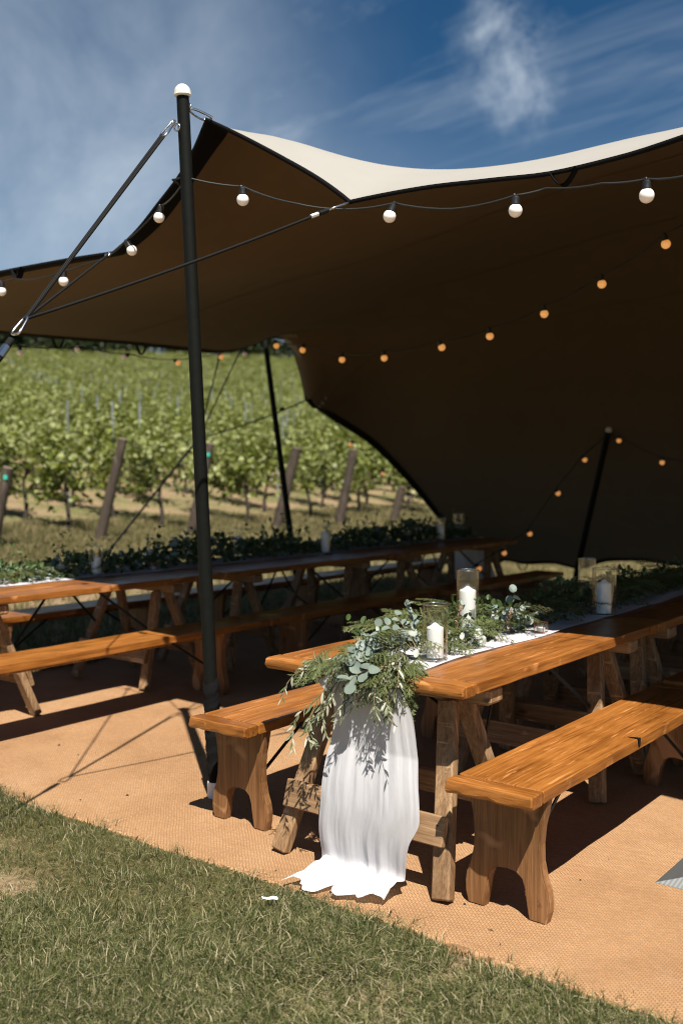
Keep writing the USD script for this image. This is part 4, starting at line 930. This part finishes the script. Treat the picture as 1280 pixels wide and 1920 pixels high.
def PY(pts, Y0, Y1=None):
    ys = np.linspace(Y0, Y0 if Y1 is None else Y1, len(pts)); return [at_y(x, y, Y) for (x, y), Y in zip(pts, ys)]
# olive branches (pixel paths read off the reference, set at their own distances)
OL = [([(612, 1262), (585, 1256), (556, 1262), (535, 1290), (526, 1316)], 2.86, 2.74, 13), ([(615, 1268), (598, 1245), (580, 1236), (566, 1240)], 2.88, 2.80, 6),
      ([(625, 1262), (603, 1300), (580, 1322), (556, 1346), (547, 1385), (550, 1412)], 2.86, 2.72, 16), ([(612, 1300), (602, 1335), (606, 1362), (612, 1382)], 2.82, 2.76, 9),
      ([(590, 1325), (578, 1352), (574, 1380), (588, 1398)], 2.80, 2.74, 9), ([(640, 1270), (618, 1300), (608, 1330), (590, 1345)], 2.84, 2.76, 9),
      ([(745, 1215), (728, 1235), (712, 1262), (695, 1290), (660, 1318), (622, 1345)], 2.92, 2.76, 19), ([(720, 1240), (706, 1275), (702, 1310), (706, 1345)], 2.86, 2.75, 14),
      ([(735, 1230), (728, 1270), (722, 1300), (730, 1338)], 2.86, 2.76, 12), ([(690, 1265), (670, 1290), (655, 1310), (640, 1330)], 2.85, 2.77, 10),
      ([(745, 1262), (740, 1290), (720, 1310), (735, 1330)], 2.86, 2.77, 8), ([(760, 1250), (738, 1240), (722, 1255), (716, 1280)], 2.9, 2.8, 8)]
for k, (pp_, y0, y1, n) in enumerate(OL):
    sprig('olive_sprig', PY(pp_, y0, y1), int(n * 1.25), M['olive'], LO, .052, ang=.62, seed=100 + k, droop=.35, stem_r=.0022, flip=.5)
    if k > 3:
        jj = np.random.default_rng(150 + k); off_ = A([jj.normal(.01, .022), jj.normal(-.012, .008), jj.normal(-.01, .02)]); w2 = jj.normal(0, .018, (len(pp_), 3))
        sprig('olive_sprig', [q + off_ * (.3 + .7 * i / len(pp_)) + w2[i] * (i > 0) for i, q in enumerate(PY(pp_, y0, y1))], n, M['olive'], LO, .046, ang=.6, seed=180 + k, droop=.4, stem_r=.0018, flip=.55)
# silver dollar eucalyptus
EU = [([(745, 1235), (712, 1240), (682, 1246), (655, 1262), (640, 1290)], 2.93, 2.80, 9, .066), ([(740, 1225), (705, 1222), (672, 1224), (640, 1240)], 2.96, 2.84, 8, .062), ([(730, 1240), (700, 1262), (672, 1280)], 2.9, 2.80, 6, .066),
      ([(735, 1215), (700, 1212), (668, 1226), (648, 1240)], 2.92, 2.80, 8, .064), ([(725, 1250), (690, 1256), (660, 1272), (645, 1292)], 2.84, 2.74, 7, .070), ([(720, 1205), (690, 1215), (662, 1236)], 2.92, 2.82, 6, .055),
      ([(770, 1215), (745, 1190), (725, 1172), (712, 1165)], 3.02, 3.05, 7, .046), ([(780, 1215), (760, 1180), (745, 1158), (740, 1148)], 3.06, 3.1, 6, .046), ([(750, 1225), (718, 1205), (700, 1195), (682, 1196)], 2.98, 2.96, 8, .040),
      ([(945, 1190), (955, 1150), (962, 1120), (966, 1104)], 4.05, 4.0, 7, .062), ([(930, 1185), (975, 1150), (990, 1130)], 4.0, 3.95, 6, .056), ([(900, 1215), (893, 1195), (888, 1180)], 3.62, 3.60, 5, .05)]
for k, (pp_, y0, y1, n, s) in enumerate(EU):
    sprig('eucalyptus_sprig', PY(pp_, y0, y1), n, M['euc'] if k < 9 else M['euc_small'], LR, s * .84, ang=.85, seed=200 + k, taper=.25, stem_r=.0024, flip=.08)
BE = [([(790, 1210), (780, 1180), (772, 1155), (764, 1134)], 3.14, 3.14, 26), ([(775, 1205), (764, 1180), (752, 1165)], 3.1, 3.1, 16), ([(735, 1215), (705, 1198), (676, 1193)], 2.98, 2.94, 20), ([(740, 1205), (715, 1205), (690, 1212)], 2.97, 2.93, 16),
      ([(935, 1190), (942, 1165), (950, 1145), (975, 1150)], 3.95, 3.92, 24), ([(960, 1185), (985, 1165), (1002, 1150)], 4.0, 4.05, 18), ([(915, 1190), (926, 1160), (928, 1135)], 3.85, 3.85, 18), ([(850, 1195), (870, 1190), (878, 1175)], 3.5, 3.48, 14)]
for k, (pp_, y0, y1, n) in enumerate(BE):
    gg = np.random.default_rng(300 + k); C = spline(PY(pp_, y0, y1), 20); ms_ = []
    for j in range(n * 2):
        i = gg.integers(3, 20); ms_.append(orient(LR[gg.integers(3)], C[i], rnd(1, gg) + A([0, 0, .3]), rnd(.6, gg) + A([.2, -.6, .6]), gg.uniform(.012, .024)))
    st = obj('baby_eucalyptus_sprig', tube(C, .0016, 5), M['twig'], gar, True); obj('leaf_cluster', cat_(ms_), M['euc_small'], st, True)
for k, (x, y, Y, s) in enumerate([(868, 1186, 3.42, .03), (898, 1178, 3.6, .05), (908, 1192, 3.6, .05), (886, 1196, 3.55, .04), (925, 1200, 3.7, .035), (738, 1222, 2.9, .030), (782, 1217, 2.98, .032), (606, 1252, 2.88, .03), (843, 1180, 3.4, .032), (1000, 1160, 4.05, .03)]):
    obj('pale_leaf', orient(LI[0], at_y(x, y, Y), A([RNG.normal(0, .5), -.3, -.8]), A([.2, -.8, .6]), s), M['pale'], gar, True)
for k, (x, y, Y) in enumerate([(857, 1155, 3.45), (951, 1160, 3.9), (664, 1214, 2.9)]):
    C = spline([at_y(x, y + 25, Y), at_y(x + 3, y, Y), at_y(x + 8, y - 12, Y - .02)], 12)
    ms_ = [orient(LO[i % 3], C[g.integers(1, 12)], rnd(.5, g) + A([0, 0, 1]), rnd(1, g), .016) for i in range(40)]
    obj('dried_plume', cat_(ms_), M['pink'], gar, False)

# ------------------------------------------------------------------ the far left garland
gl_ = thing('garland', 'dark leafy garland running along the far left tables', 'garland')
g = np.random.default_rng(41); iv, eu, fr = [], [], []
LX = XL - .24
for i in range(5200):
    y = 2.9 + g.random() * 6.75; a = g.uniform(0, math.pi); rr = math.sqrt(g.random()); hgt = .15 + .05 * math.sin(y * 2.3 + 1) + .04 * math.sin(y * 6)
    p = A([LX + math.cos(a) * .19 * rr, y, TZ + .01 + math.sin(a) * hgt * rr])
    m = orient(LI[g.integers(2)], p, rnd(1, g) + A([(p[0] - LX) * 6, 0, .2]), rnd(.7, g) + A([.3, -.5, .8]), g.uniform(.03, .062)); (iv if g.random() < .82 else eu).append(m)
for i in range(90):
    y = 3 + g.random() * 6.5; base = A([LX + g.normal(0, .06), y, TZ + .12]); tipd = rnd(.35, g) + A([0, 0, .8])
    for j in range(7):
        q = base + tipd * (.02 + .022 * j) * g.uniform(.9, 1.1); iv.append(orient(LI[g.integers(2)], q, rnd(1, g) + A([0, 0, .4]), rnd(1, g), g.uniform(.022, .04)))
for i in range(120):
    y = 3 + g.random() * 6.5; sd = g.choice([-1, 1]); fr.append(orient(FRONDS[g.integers(5)], A([LX + sd * .08, y, TZ + .08]), A([sd, g.normal(0, .5), .1]), A([0, 0, 1]) + rnd(.3, g), g.uniform(.7, 1.0)))
obj('leaf_foliage', cat_(iv), M['ivy'], gl_, False, kind='stuff'); obj('eucalyptus_foliage', cat_(eu), M['euc_small'], gl_, False, kind='stuff'); obj('cedar_foliage', cat_(fr), M['cedar'], gl_, False, kind='stuff')

# ------------------------------------------------------------------ grey mat, litter
gm = thing('floor_mat', 'dark grey ribbed rubber mat, light on its front bevel put into the colour', 'floor mat', (-1.289, 3.507, FLOOR))
obj('top', cbox((.95, .80, .012), (1.70, 1.42, .012), .002), M['rubber'], gm)
b_ = .085
obj('bevel', TM([(0, 0, .001), (1.9, 0, .001), (1.9, b_, .016), (b_, b_, .016), (0, 0, -.002), (1.9, 0, -.002)], [(0, 1, 2), (0, 2, 3), (0, 5, 1), (0, 4, 5)]), M['rubber_front_lit'], gm)  # front bevel: catching the light is painted in as a lighter grey
obj('bevel', TM([(0, 0, .001), (b_, b_, .016), (b_, 1.6, .016), (0, 1.6, .001)], [(0, 1, 2), (0, 2, 3)]), M['rubber'], gm)
g = np.random.default_rng(51)
pv = [];
for i in range(7):
    for j in range(4): pv.append((.028 * (i - 3) * .5 + g.normal(0, .003), .012 * (j - 1.5) * .8 + g.normal(0, .003), .012 + .014 * g.random()))
I = np.arange(28).reshape(7, 4)
pp0 = at_z(505, 1690, .03)
obj('paper_scrap', at(TM(pv, np.vstack([np.stack([I[:-1, :-1], I[1:, :-1], I[1:, 1:]], -1).reshape(-1, 3), np.stack([I[:-1, :-1], I[1:, 1:], I[:-1, 1:]], -1).reshape(-1, 3)])), loc=pp0, rz=YAW, s=.6), M['paper'], None, False, label='crumpled white paper scrap in the grass by the matting edge', cat='paper scrap')

g = np.random.default_rng(52); cr = []
for i in range(26):
    x, y = g.uniform(-4.6, .3), 2.67 + abs(g.normal(0, .55))
    sz_ = g.uniform(.003, .008)
    if g.random() < .5: cr.append(orient(LO[g.integers(3)], (x, y, float(jz(x, y)) + .004), A([g.normal(), g.normal(), .05]), (0, 0, 1), sz_ * 4))
    else: cr.append(at(trimesh.creation.icosphere(0, sz_), loc=(x, y, float(jz(x, y)) + .001), s=None))
obj('mat_debris', cat_(cr), M['trunk'], None, False, label='dark crumbs of soil and fallen leaves on the matting', kind='stuff')

# ------------------------------------------------------------------ grass
def scatter(name, protos, pos, mats, scale_rng, g, lab, which=None):
    pi = UsdGeom.PointInstancer.Define(stage, numbered('/World/' + name)); pth = str(pi.GetPath())
    UsdGeom.Scope.Define(stage, pth + '/Prototypes')
    for k, (m, mt) in enumerate(protos):
        pm = usdkit.mesh(stage, f'{pth}/Prototypes/tuft_{k:03d}', m, mt, False); add_tint(pm); pi.GetPrototypesRel().AddTarget(pm.GetPath())
    n = len(pos)
    pi.CreateProtoIndicesAttr(Vt.IntArray([int(x) for x in (g.integers(0, len(protos), n) if which is None else which)]))
    pi.CreatePositionsAttr(Vt.Vec3fArray.FromNumpy(np.asarray(pos, np.float32)))
    a = g.uniform(0, 2 * math.pi, n); pi.CreateOrientationsAttr(Vt.QuathArray([Gf.Quath(float(math.cos(t / 2)), 0, 0, float(math.sin(t / 2))) for t in a]))
    s = g.uniform(*scale_rng, n); pi.CreateScalesAttr(Vt.Vec3fArray.FromNumpy(np.stack([s, s, s * g.uniform(.75, 1.2, n)], 1).astype(np.float32)))
    tag(pi, lab, None, None, 'stuff')
    return pi
def tuft(g, n, R, hmin, hmax, lean, w=.0022):
    V, F = [], []
    for _ in range(n):
        r = R * math.sqrt(g.random()); a = g.uniform(0, 6.283); b = A([r * math.cos(a), r * math.sin(a), -.005]); h = g.uniform(hmin, hmax)
        ln = A([*(g.normal(0, lean, 2)), 0]); ph = g.uniform(0, 6.283); s = A([math.cos(ph), math.sin(ph), 0]) * w * g.uniform(.7, 1.3)
        p1 = b + A([0, 0, .55 * h]) + ln * h * .35; p2 = b + A([0, 0, h * max(.25, 1 - .3 * np.linalg.norm(ln))]) + ln * h
        i = len(V); V += [b - s, b + s, p1 + s * .8, p1 - s * .8, p2]; F += [(i, i + 1, i + 2), (i, i + 2, i + 3), (i + 3, i + 2, i + 4)]
    return TM(A(V), F)
g = np.random.default_rng(61)
protos = [(tuft(g, 64, .065, .010, .040, 1.1, .0013), M['grass']) for _ in range(7)] + [(tuft(g, 46, .055, .018, .068, .7, .0012), M['grass']) for _ in range(3)] + [(tuft(g, 50, .065, .010, .035, 1.5, .0012), M['dry_grass']) for _ in range(4)]
pos, which = [], []
for _ in range(90000):
    x, y = g.uniform(-6.2, 1.2), g.uniform(.9, 2.68)
    if y > jute_edge(x) - .012 + .022 * (g.random() < .10): continue
    q = proj((x, y, 0))
    if not (-140 < q[0] < 1420 and q[1] < 2080): continue
    dens, dry = meshkit.fbm(A([[x * 1.9, y * 1.9, 2.2], [x * 1.6 + 7, y * 1.6, 5.0]]), 3, 4)
    if g.random() < min(.93, max(0, (.52 - dens) * 6.5)): continue
    r_ = g.random(); kd = np.clip((dry - .44) * 7.0, .05, .92)
    which.append(int(g.integers(10, 14)) if r_ < kd else (int(g.integers(7, 10)) if r_ > .80 else int(g.integers(0, 7))))
    pos.append((x, y, float(gz(x, y)) - .012))
    if len(pos) >= 11000: break
scatter('lawn_grass', protos, pos, None, (.65, 1.35), g, 'short mown grass with dry straw in front of the matting', which)
# taller grass: lit strip beyond the far left tables and the bank below the vines
protos2 = [(tuft(g, 40, .16, .05, .20, .45, .005), M['dry_grass']) for _ in range(6)]
pos = []
for _ in range(60000):
    x, y = g.uniform(-13.5, -6.4), g.uniform(3.5, 27)
    q = proj((x, y, float(gz(x, y))))
    if not (-60 < q[0] < 900): continue
    soil = meshkit.noise(A([[x * .55, y * .8, 1.1]]), 9)[0]
    if x < -8.6 and soil > .52 and g.random() < .85: continue
    pos.append((x, y, float(gz(x, y)) - .02))
    if len(pos) >= 9000: break
scatter('rough_grass', protos2, pos, None, (.5, 1.1), g, 'rough sunlit grass between the tent and the vines')
pos = []
for _ in range(40000):
    x, y = g.uniform(-14, 8), g.uniform(12.5, 26)
    q = proj((x, y, 0))
    if 840 < q[0] < 1400: pos.append((x, y, -.02))
    if len(pos) >= 5000: break
scatter('rough_grass', protos2, pos, None, (.3, .7), g, 'sunlit grass seen under the low back edge of the tent')

# ------------------------------------------------------------------ vineyard
post_ys = [4.4, 6.2, 8.0, 9.8, 11.46, 13.5, 15.3, 17.1, 18.9, 20.7, 22.5]
g = np.random.default_rng(71)
def make_post(label, x, y, h, r, lean, seed, tagged):
    gg = np.random.default_rng(seed); zb = float(gz(x, y)); t = thing('vineyard_end_post', label, 'wooden post', (x, y, zb), 0, 'leaning end posts of the vine rows')
    C = A([(lean[0] * k, lean[1] * k, h * k - .08) for k in np.linspace(0, 1, 9)]); rr = r * (1 + gg.normal(0, .04, 9)) * np.linspace(1.12, .95, 9)
    m = tube(C, rr, 14, caps=False); obj('shaft', m, M['post'], t, True)
    T, _ = frame(C[-2], C[-1]); T = T.copy(); T[:3, 3] = C[-1]
    obj('cut_top', at(lathe([(0, .012), (rr[-1] * .9, .008), (rr[-1] * 1.0, -.004)], 14), T=T), M['post_end'], t, 30)
    if tagged: obj('tag', at(cbox((0, 0, 0), (.05, .006, .06), .002), rz=YAW, loc=C[-2] + A([.0, 0, .02]) - A([FW[0], FW[1], 0]) * (rr[-2] + .006) + RT * .02), M['tag_green'], t)
labs = {3: 'leaning end post nearest the left, whole length clear of the ropes', 4: 'leaning end post half hidden by the near tent pole', 5: 'leaning end post crossed by the slim far pole', 6: 'leaning end post right of the slim far pole', 7: 'short leaning end post under the falling tent edge', 2: 'leaning end post with green tag at the left frame edge'}
pleft = {2: (-12.0, 8.05)}
px_posts = {2: ((-18, 965), (18, 800)), 3: ((183, 1000), (233, 797)), 4: ((355, 985), (395, 803)), 5: ((515, 975), (556, 813)), 6: ((633, 972), (662, 822)), 7: ((735, 965), (752, 892))}
for k, y in enumerate(post_ys):
    if k not in px_posts: continue
    (bx_, by_), (tx_, ty_) = px_posts[k]
    p = at_x(bx_, by_, -12.0); yb = p[1]; dd = (p - CAM) @ FW
    hh = (by_ - ty_) * dd / FPX; ln = (tx_ - bx_) * dd / FPX
    make_post(labs[k], -12.0, yb, hh, .075 if k < 5 else .085, (ln * .95, ln * .45), 70 + k, k in (2, 4)); post_ys[k] = yb
# vines
def vine_proto(seed, n=430, sz=(.065, .125)):
    gg = np.random.default_rng(seed)
    C = spline([(0, 0, -.05), (gg.normal(0, .03), gg.normal(0, .03), .3), (gg.normal(0, .05), gg.normal(0, .04), .62), (gg.normal(0, .08), gg.normal(0, .05), .85)], 10)
    tr = tube(C, np.linspace(.038, .022, 10) * (1 + gg.normal(0, .1, 10)), 7)
    ms_ = []; nc = 9
    cs = A([(gg.uniform(-.62, .62), gg.normal(0, .13), gg.uniform(.62, 1.30)) for _ in range(nc)])
    shoots = [(gg.uniform(-.6, .6), gg.normal(0, .12), gg.uniform(1.45, 1.75)) for _ in range(9)]
    for i in range(n):
        if i % 6 == 0:
            s = shoots[gg.integers(9)]; p = A([s[0], s[1], 1.0]) + (A(s) - A([s[0] * .8, s[1], 1.0])) * gg.random()
            q = p + rnd(.04, gg); size = gg.uniform(.05, .09)
        else:
            c = cs[gg.integers(nc)]; q = c + gg.normal(0, 1, 3) * A([.17, .13, .15]); size = gg.uniform(*sz)
        ms_.append(orient(VL, q, rnd(1, gg) + A([0, 0, -.5]), rnd(.65, gg) + A([.25, -.25, .8]), size))
    return tr, cat_(ms_)
VL = TM([(0, 0, 0), (-.42, .12, .06), (-.52, .52, .10), (-.18, .78, .02), (0, 1, -.06), (.18, .78, .02), (.52, .52, .10), (.42, .12, .06), (0, .45, -.04)],
        [(8, 0, 1), (8, 1, 2), (8, 2, 3), (8, 3, 4), (8, 4, 5), (8, 5, 6), (8, 6, 7), (8, 7, 0)])
rows_y = [post_ys[2] - 1.75, post_ys[2], post_ys[3], post_ys[4], post_ys[5], post_ys[6], post_ys[7]]
while rows_y[-1] < 112: rows_y.append(rows_y[-1] + 1.65)
vines = []
for ri, y in enumerate(rows_y):
    x = -12.75
    while x > -90:
        q = proj((x, y, float(gz(x, y)) + 1)); dist = math.hypot(x, y)
        if -120 < q[0] < 860 and (q[0] < 610 or y < 32): vines.append((dist, x + g.normal(0, .06), y + g.normal(0, .05), ri))
        x -= 1.15
vines.sort()
VG = 'grapevines in rows on the slope'
vp = []
for k in range(4):
    tr, fo = vine_proto(80 + k)
    vp.append((tr, fo))
protos_t = []
near = vines[:300]; far = vines[300:]
firsts = {}
seen_rows = set()
for d, x, y, ri in near:
    k = int(g.integers(4)); zb = float(gz(x, y)); rz = g.normal(0, .15) + (math.pi if g.random() < .5 else 0)
    lab = 'leafy green grapevine in the rows on the slope'
    if ri not in seen_rows:
        seen_rows.add(ri)
        lab = {1: 'first grapevine of its row, just right of the tagged left edge post', 2: 'first grapevine behind the clear leaning end post on the left', 3: 'first grapevine behind the end post that the near pole hides', 4: 'first grapevine behind the post crossed by the slim pole', 5: 'first grapevine behind the post right of the slim pole', 6: 'first grapevine behind the short post under the tent edge'}.get(ri, lab)
    if k not in firsts:
        t = thing('grapevine', lab, 'grapevine', (x, y, zb), rz, VG)
        obj('trunk', vp[k][0], M['trunk'], t, True); obj('foliage', vp[k][1], M['vine_leaf'], t, False, kind='stuff')
        firsts[k] = t
    else: dup(firsts[k], (x, y, zb), rz, lab, VG)
fp_ = [(cat_([vine_proto(90 + k, 230, (.09, .15))[1]]), M['vine_leaf']) for k in range(3)]
scatter('distant_vines', fp_, [(x, y, float(gz(x, y))) for d, x, y, ri in far], None, (.9, 1.15), g, 'far rows of grapevines merging up the hillside')
# the stakes
stk = None; ns = 0
cands = []
for ri, y in enumerate(rows_y):
    x = -15.2 - (ri % 3) * 1.3
    while x > -84:
        q = proj((x, y, float(gz(x, y)) + 1.6))
        if -20 < q[0] < 700 and (q[0] < 600 or y < 30): cands.append((math.hypot(x, y), x, y))
        x -= 5.2 + 1.5 * math.sin(ri * 2.7 + x)
cands.sort()
SG = 'grey metal stakes standing in the vine rows'
for i, (d, x, y) in enumerate(cands[:170]):
    zb = float(gz(x, y)); lab = 'thin grey metal stake poking above the vine leaves'
    if stk is None:
        stk = thing('vine_stake', lab, 'vine stake', (x, y, zb), 0, SG)
        obj('stake', cat_([cbox((0, .0, .93), (.034, .004, 1.98), .001), cbox((-.015, .010, .93), (.004, .018, 1.98), .001), cbox((.015, .010, .93), (.004, .018, 1.98), .001)]), M['stake'], stk)
    else: dup(stk, (x, y, zb - g.uniform(0, .22)), YAW + g.normal(0, .4), lab, SG)

# ------------------------------------------------------------------ trees along the crest
def make_tree(label, x, y, h, seed, grp):
    gg = np.random.default_rng(seed); zb = float(gz(x, y)); t = thing('hilltop_tree', label, 'tree', (x, y, zb - .2), 0, grp)
    tr = [tube(spline([(0, 0, 0), (gg.normal(0, .1), gg.normal(0, .1), h * .3), (gg.normal(0, .3), gg.normal(0, .3), h * .7)], 8), np.linspace(.28, .08, 8), 8)]
    ms_ = []; cl = []
    for k in range(26):
        a = gg.uniform(0, 6.283); zc = h * gg.uniform(.22, .95); R = h * .42 * math.sqrt(max(.05, 1 - ((zc / h - .5) / .55) ** 2)); rr = R * math.sqrt(gg.random())
        cl.append((rr * math.cos(a), rr * math.sin(a), zc))
        if k < 7: tr.append(tube(spline([(0, 0, h * .25), (rr * math.cos(a) * .5, rr * math.sin(a) * .5, zc * .8), cl[-1]], 6), np.linspace(.1, .03, 6), 5))
    for c in cl:
        for _ in range(110): ms_.append(orient(LI[0], A(c) + gg.normal(0, 1, 3) * h * A([.075, .075, .06]), rnd(1, gg), rnd(.7, gg) + A([0, 0, .8]), gg.uniform(.25, .5)))
    obj('trunk', cat_(tr), M['tree_bark'], t, True); obj('crown', cat_(ms_), M['tree_leaf'], t, False, kind='stuff')
    return t
TG = 'dark trees along the crest of the vineyard hill'
spots = [(-91, 65, 8.5), (-92, 56, 9), (-90, 47, 8), (-91, 75, 8), (-92, 84, 9), (-91, 93, 9), (-91, 42, 8), (-92, 101, 9), (-92, 60, 9), (-91, 70, 8), (-92, 79, 9.5), (-91, 88, 8.5), (-92, 97, 9), (-91, 104, 9.5), (-90, 111, 10), (-90, 118, 10), (-91, 52, 8), (-90, 125, 10)]
tp = []
for i, (x, y, h) in enumerate(spots):
    if i < 3: tp.append(make_tree('dark leafy tree on the crest of the vineyard hill', x, y, h, 400 + i, TG))
    else: dup(tp[i % 3], (x, y, float(gz(x, y)) - .2), i * 1.7, 'dark tree on the hill crest seen beside the slim pole top' if i in (5,) else None, TG, h / spots[i % 3][2])
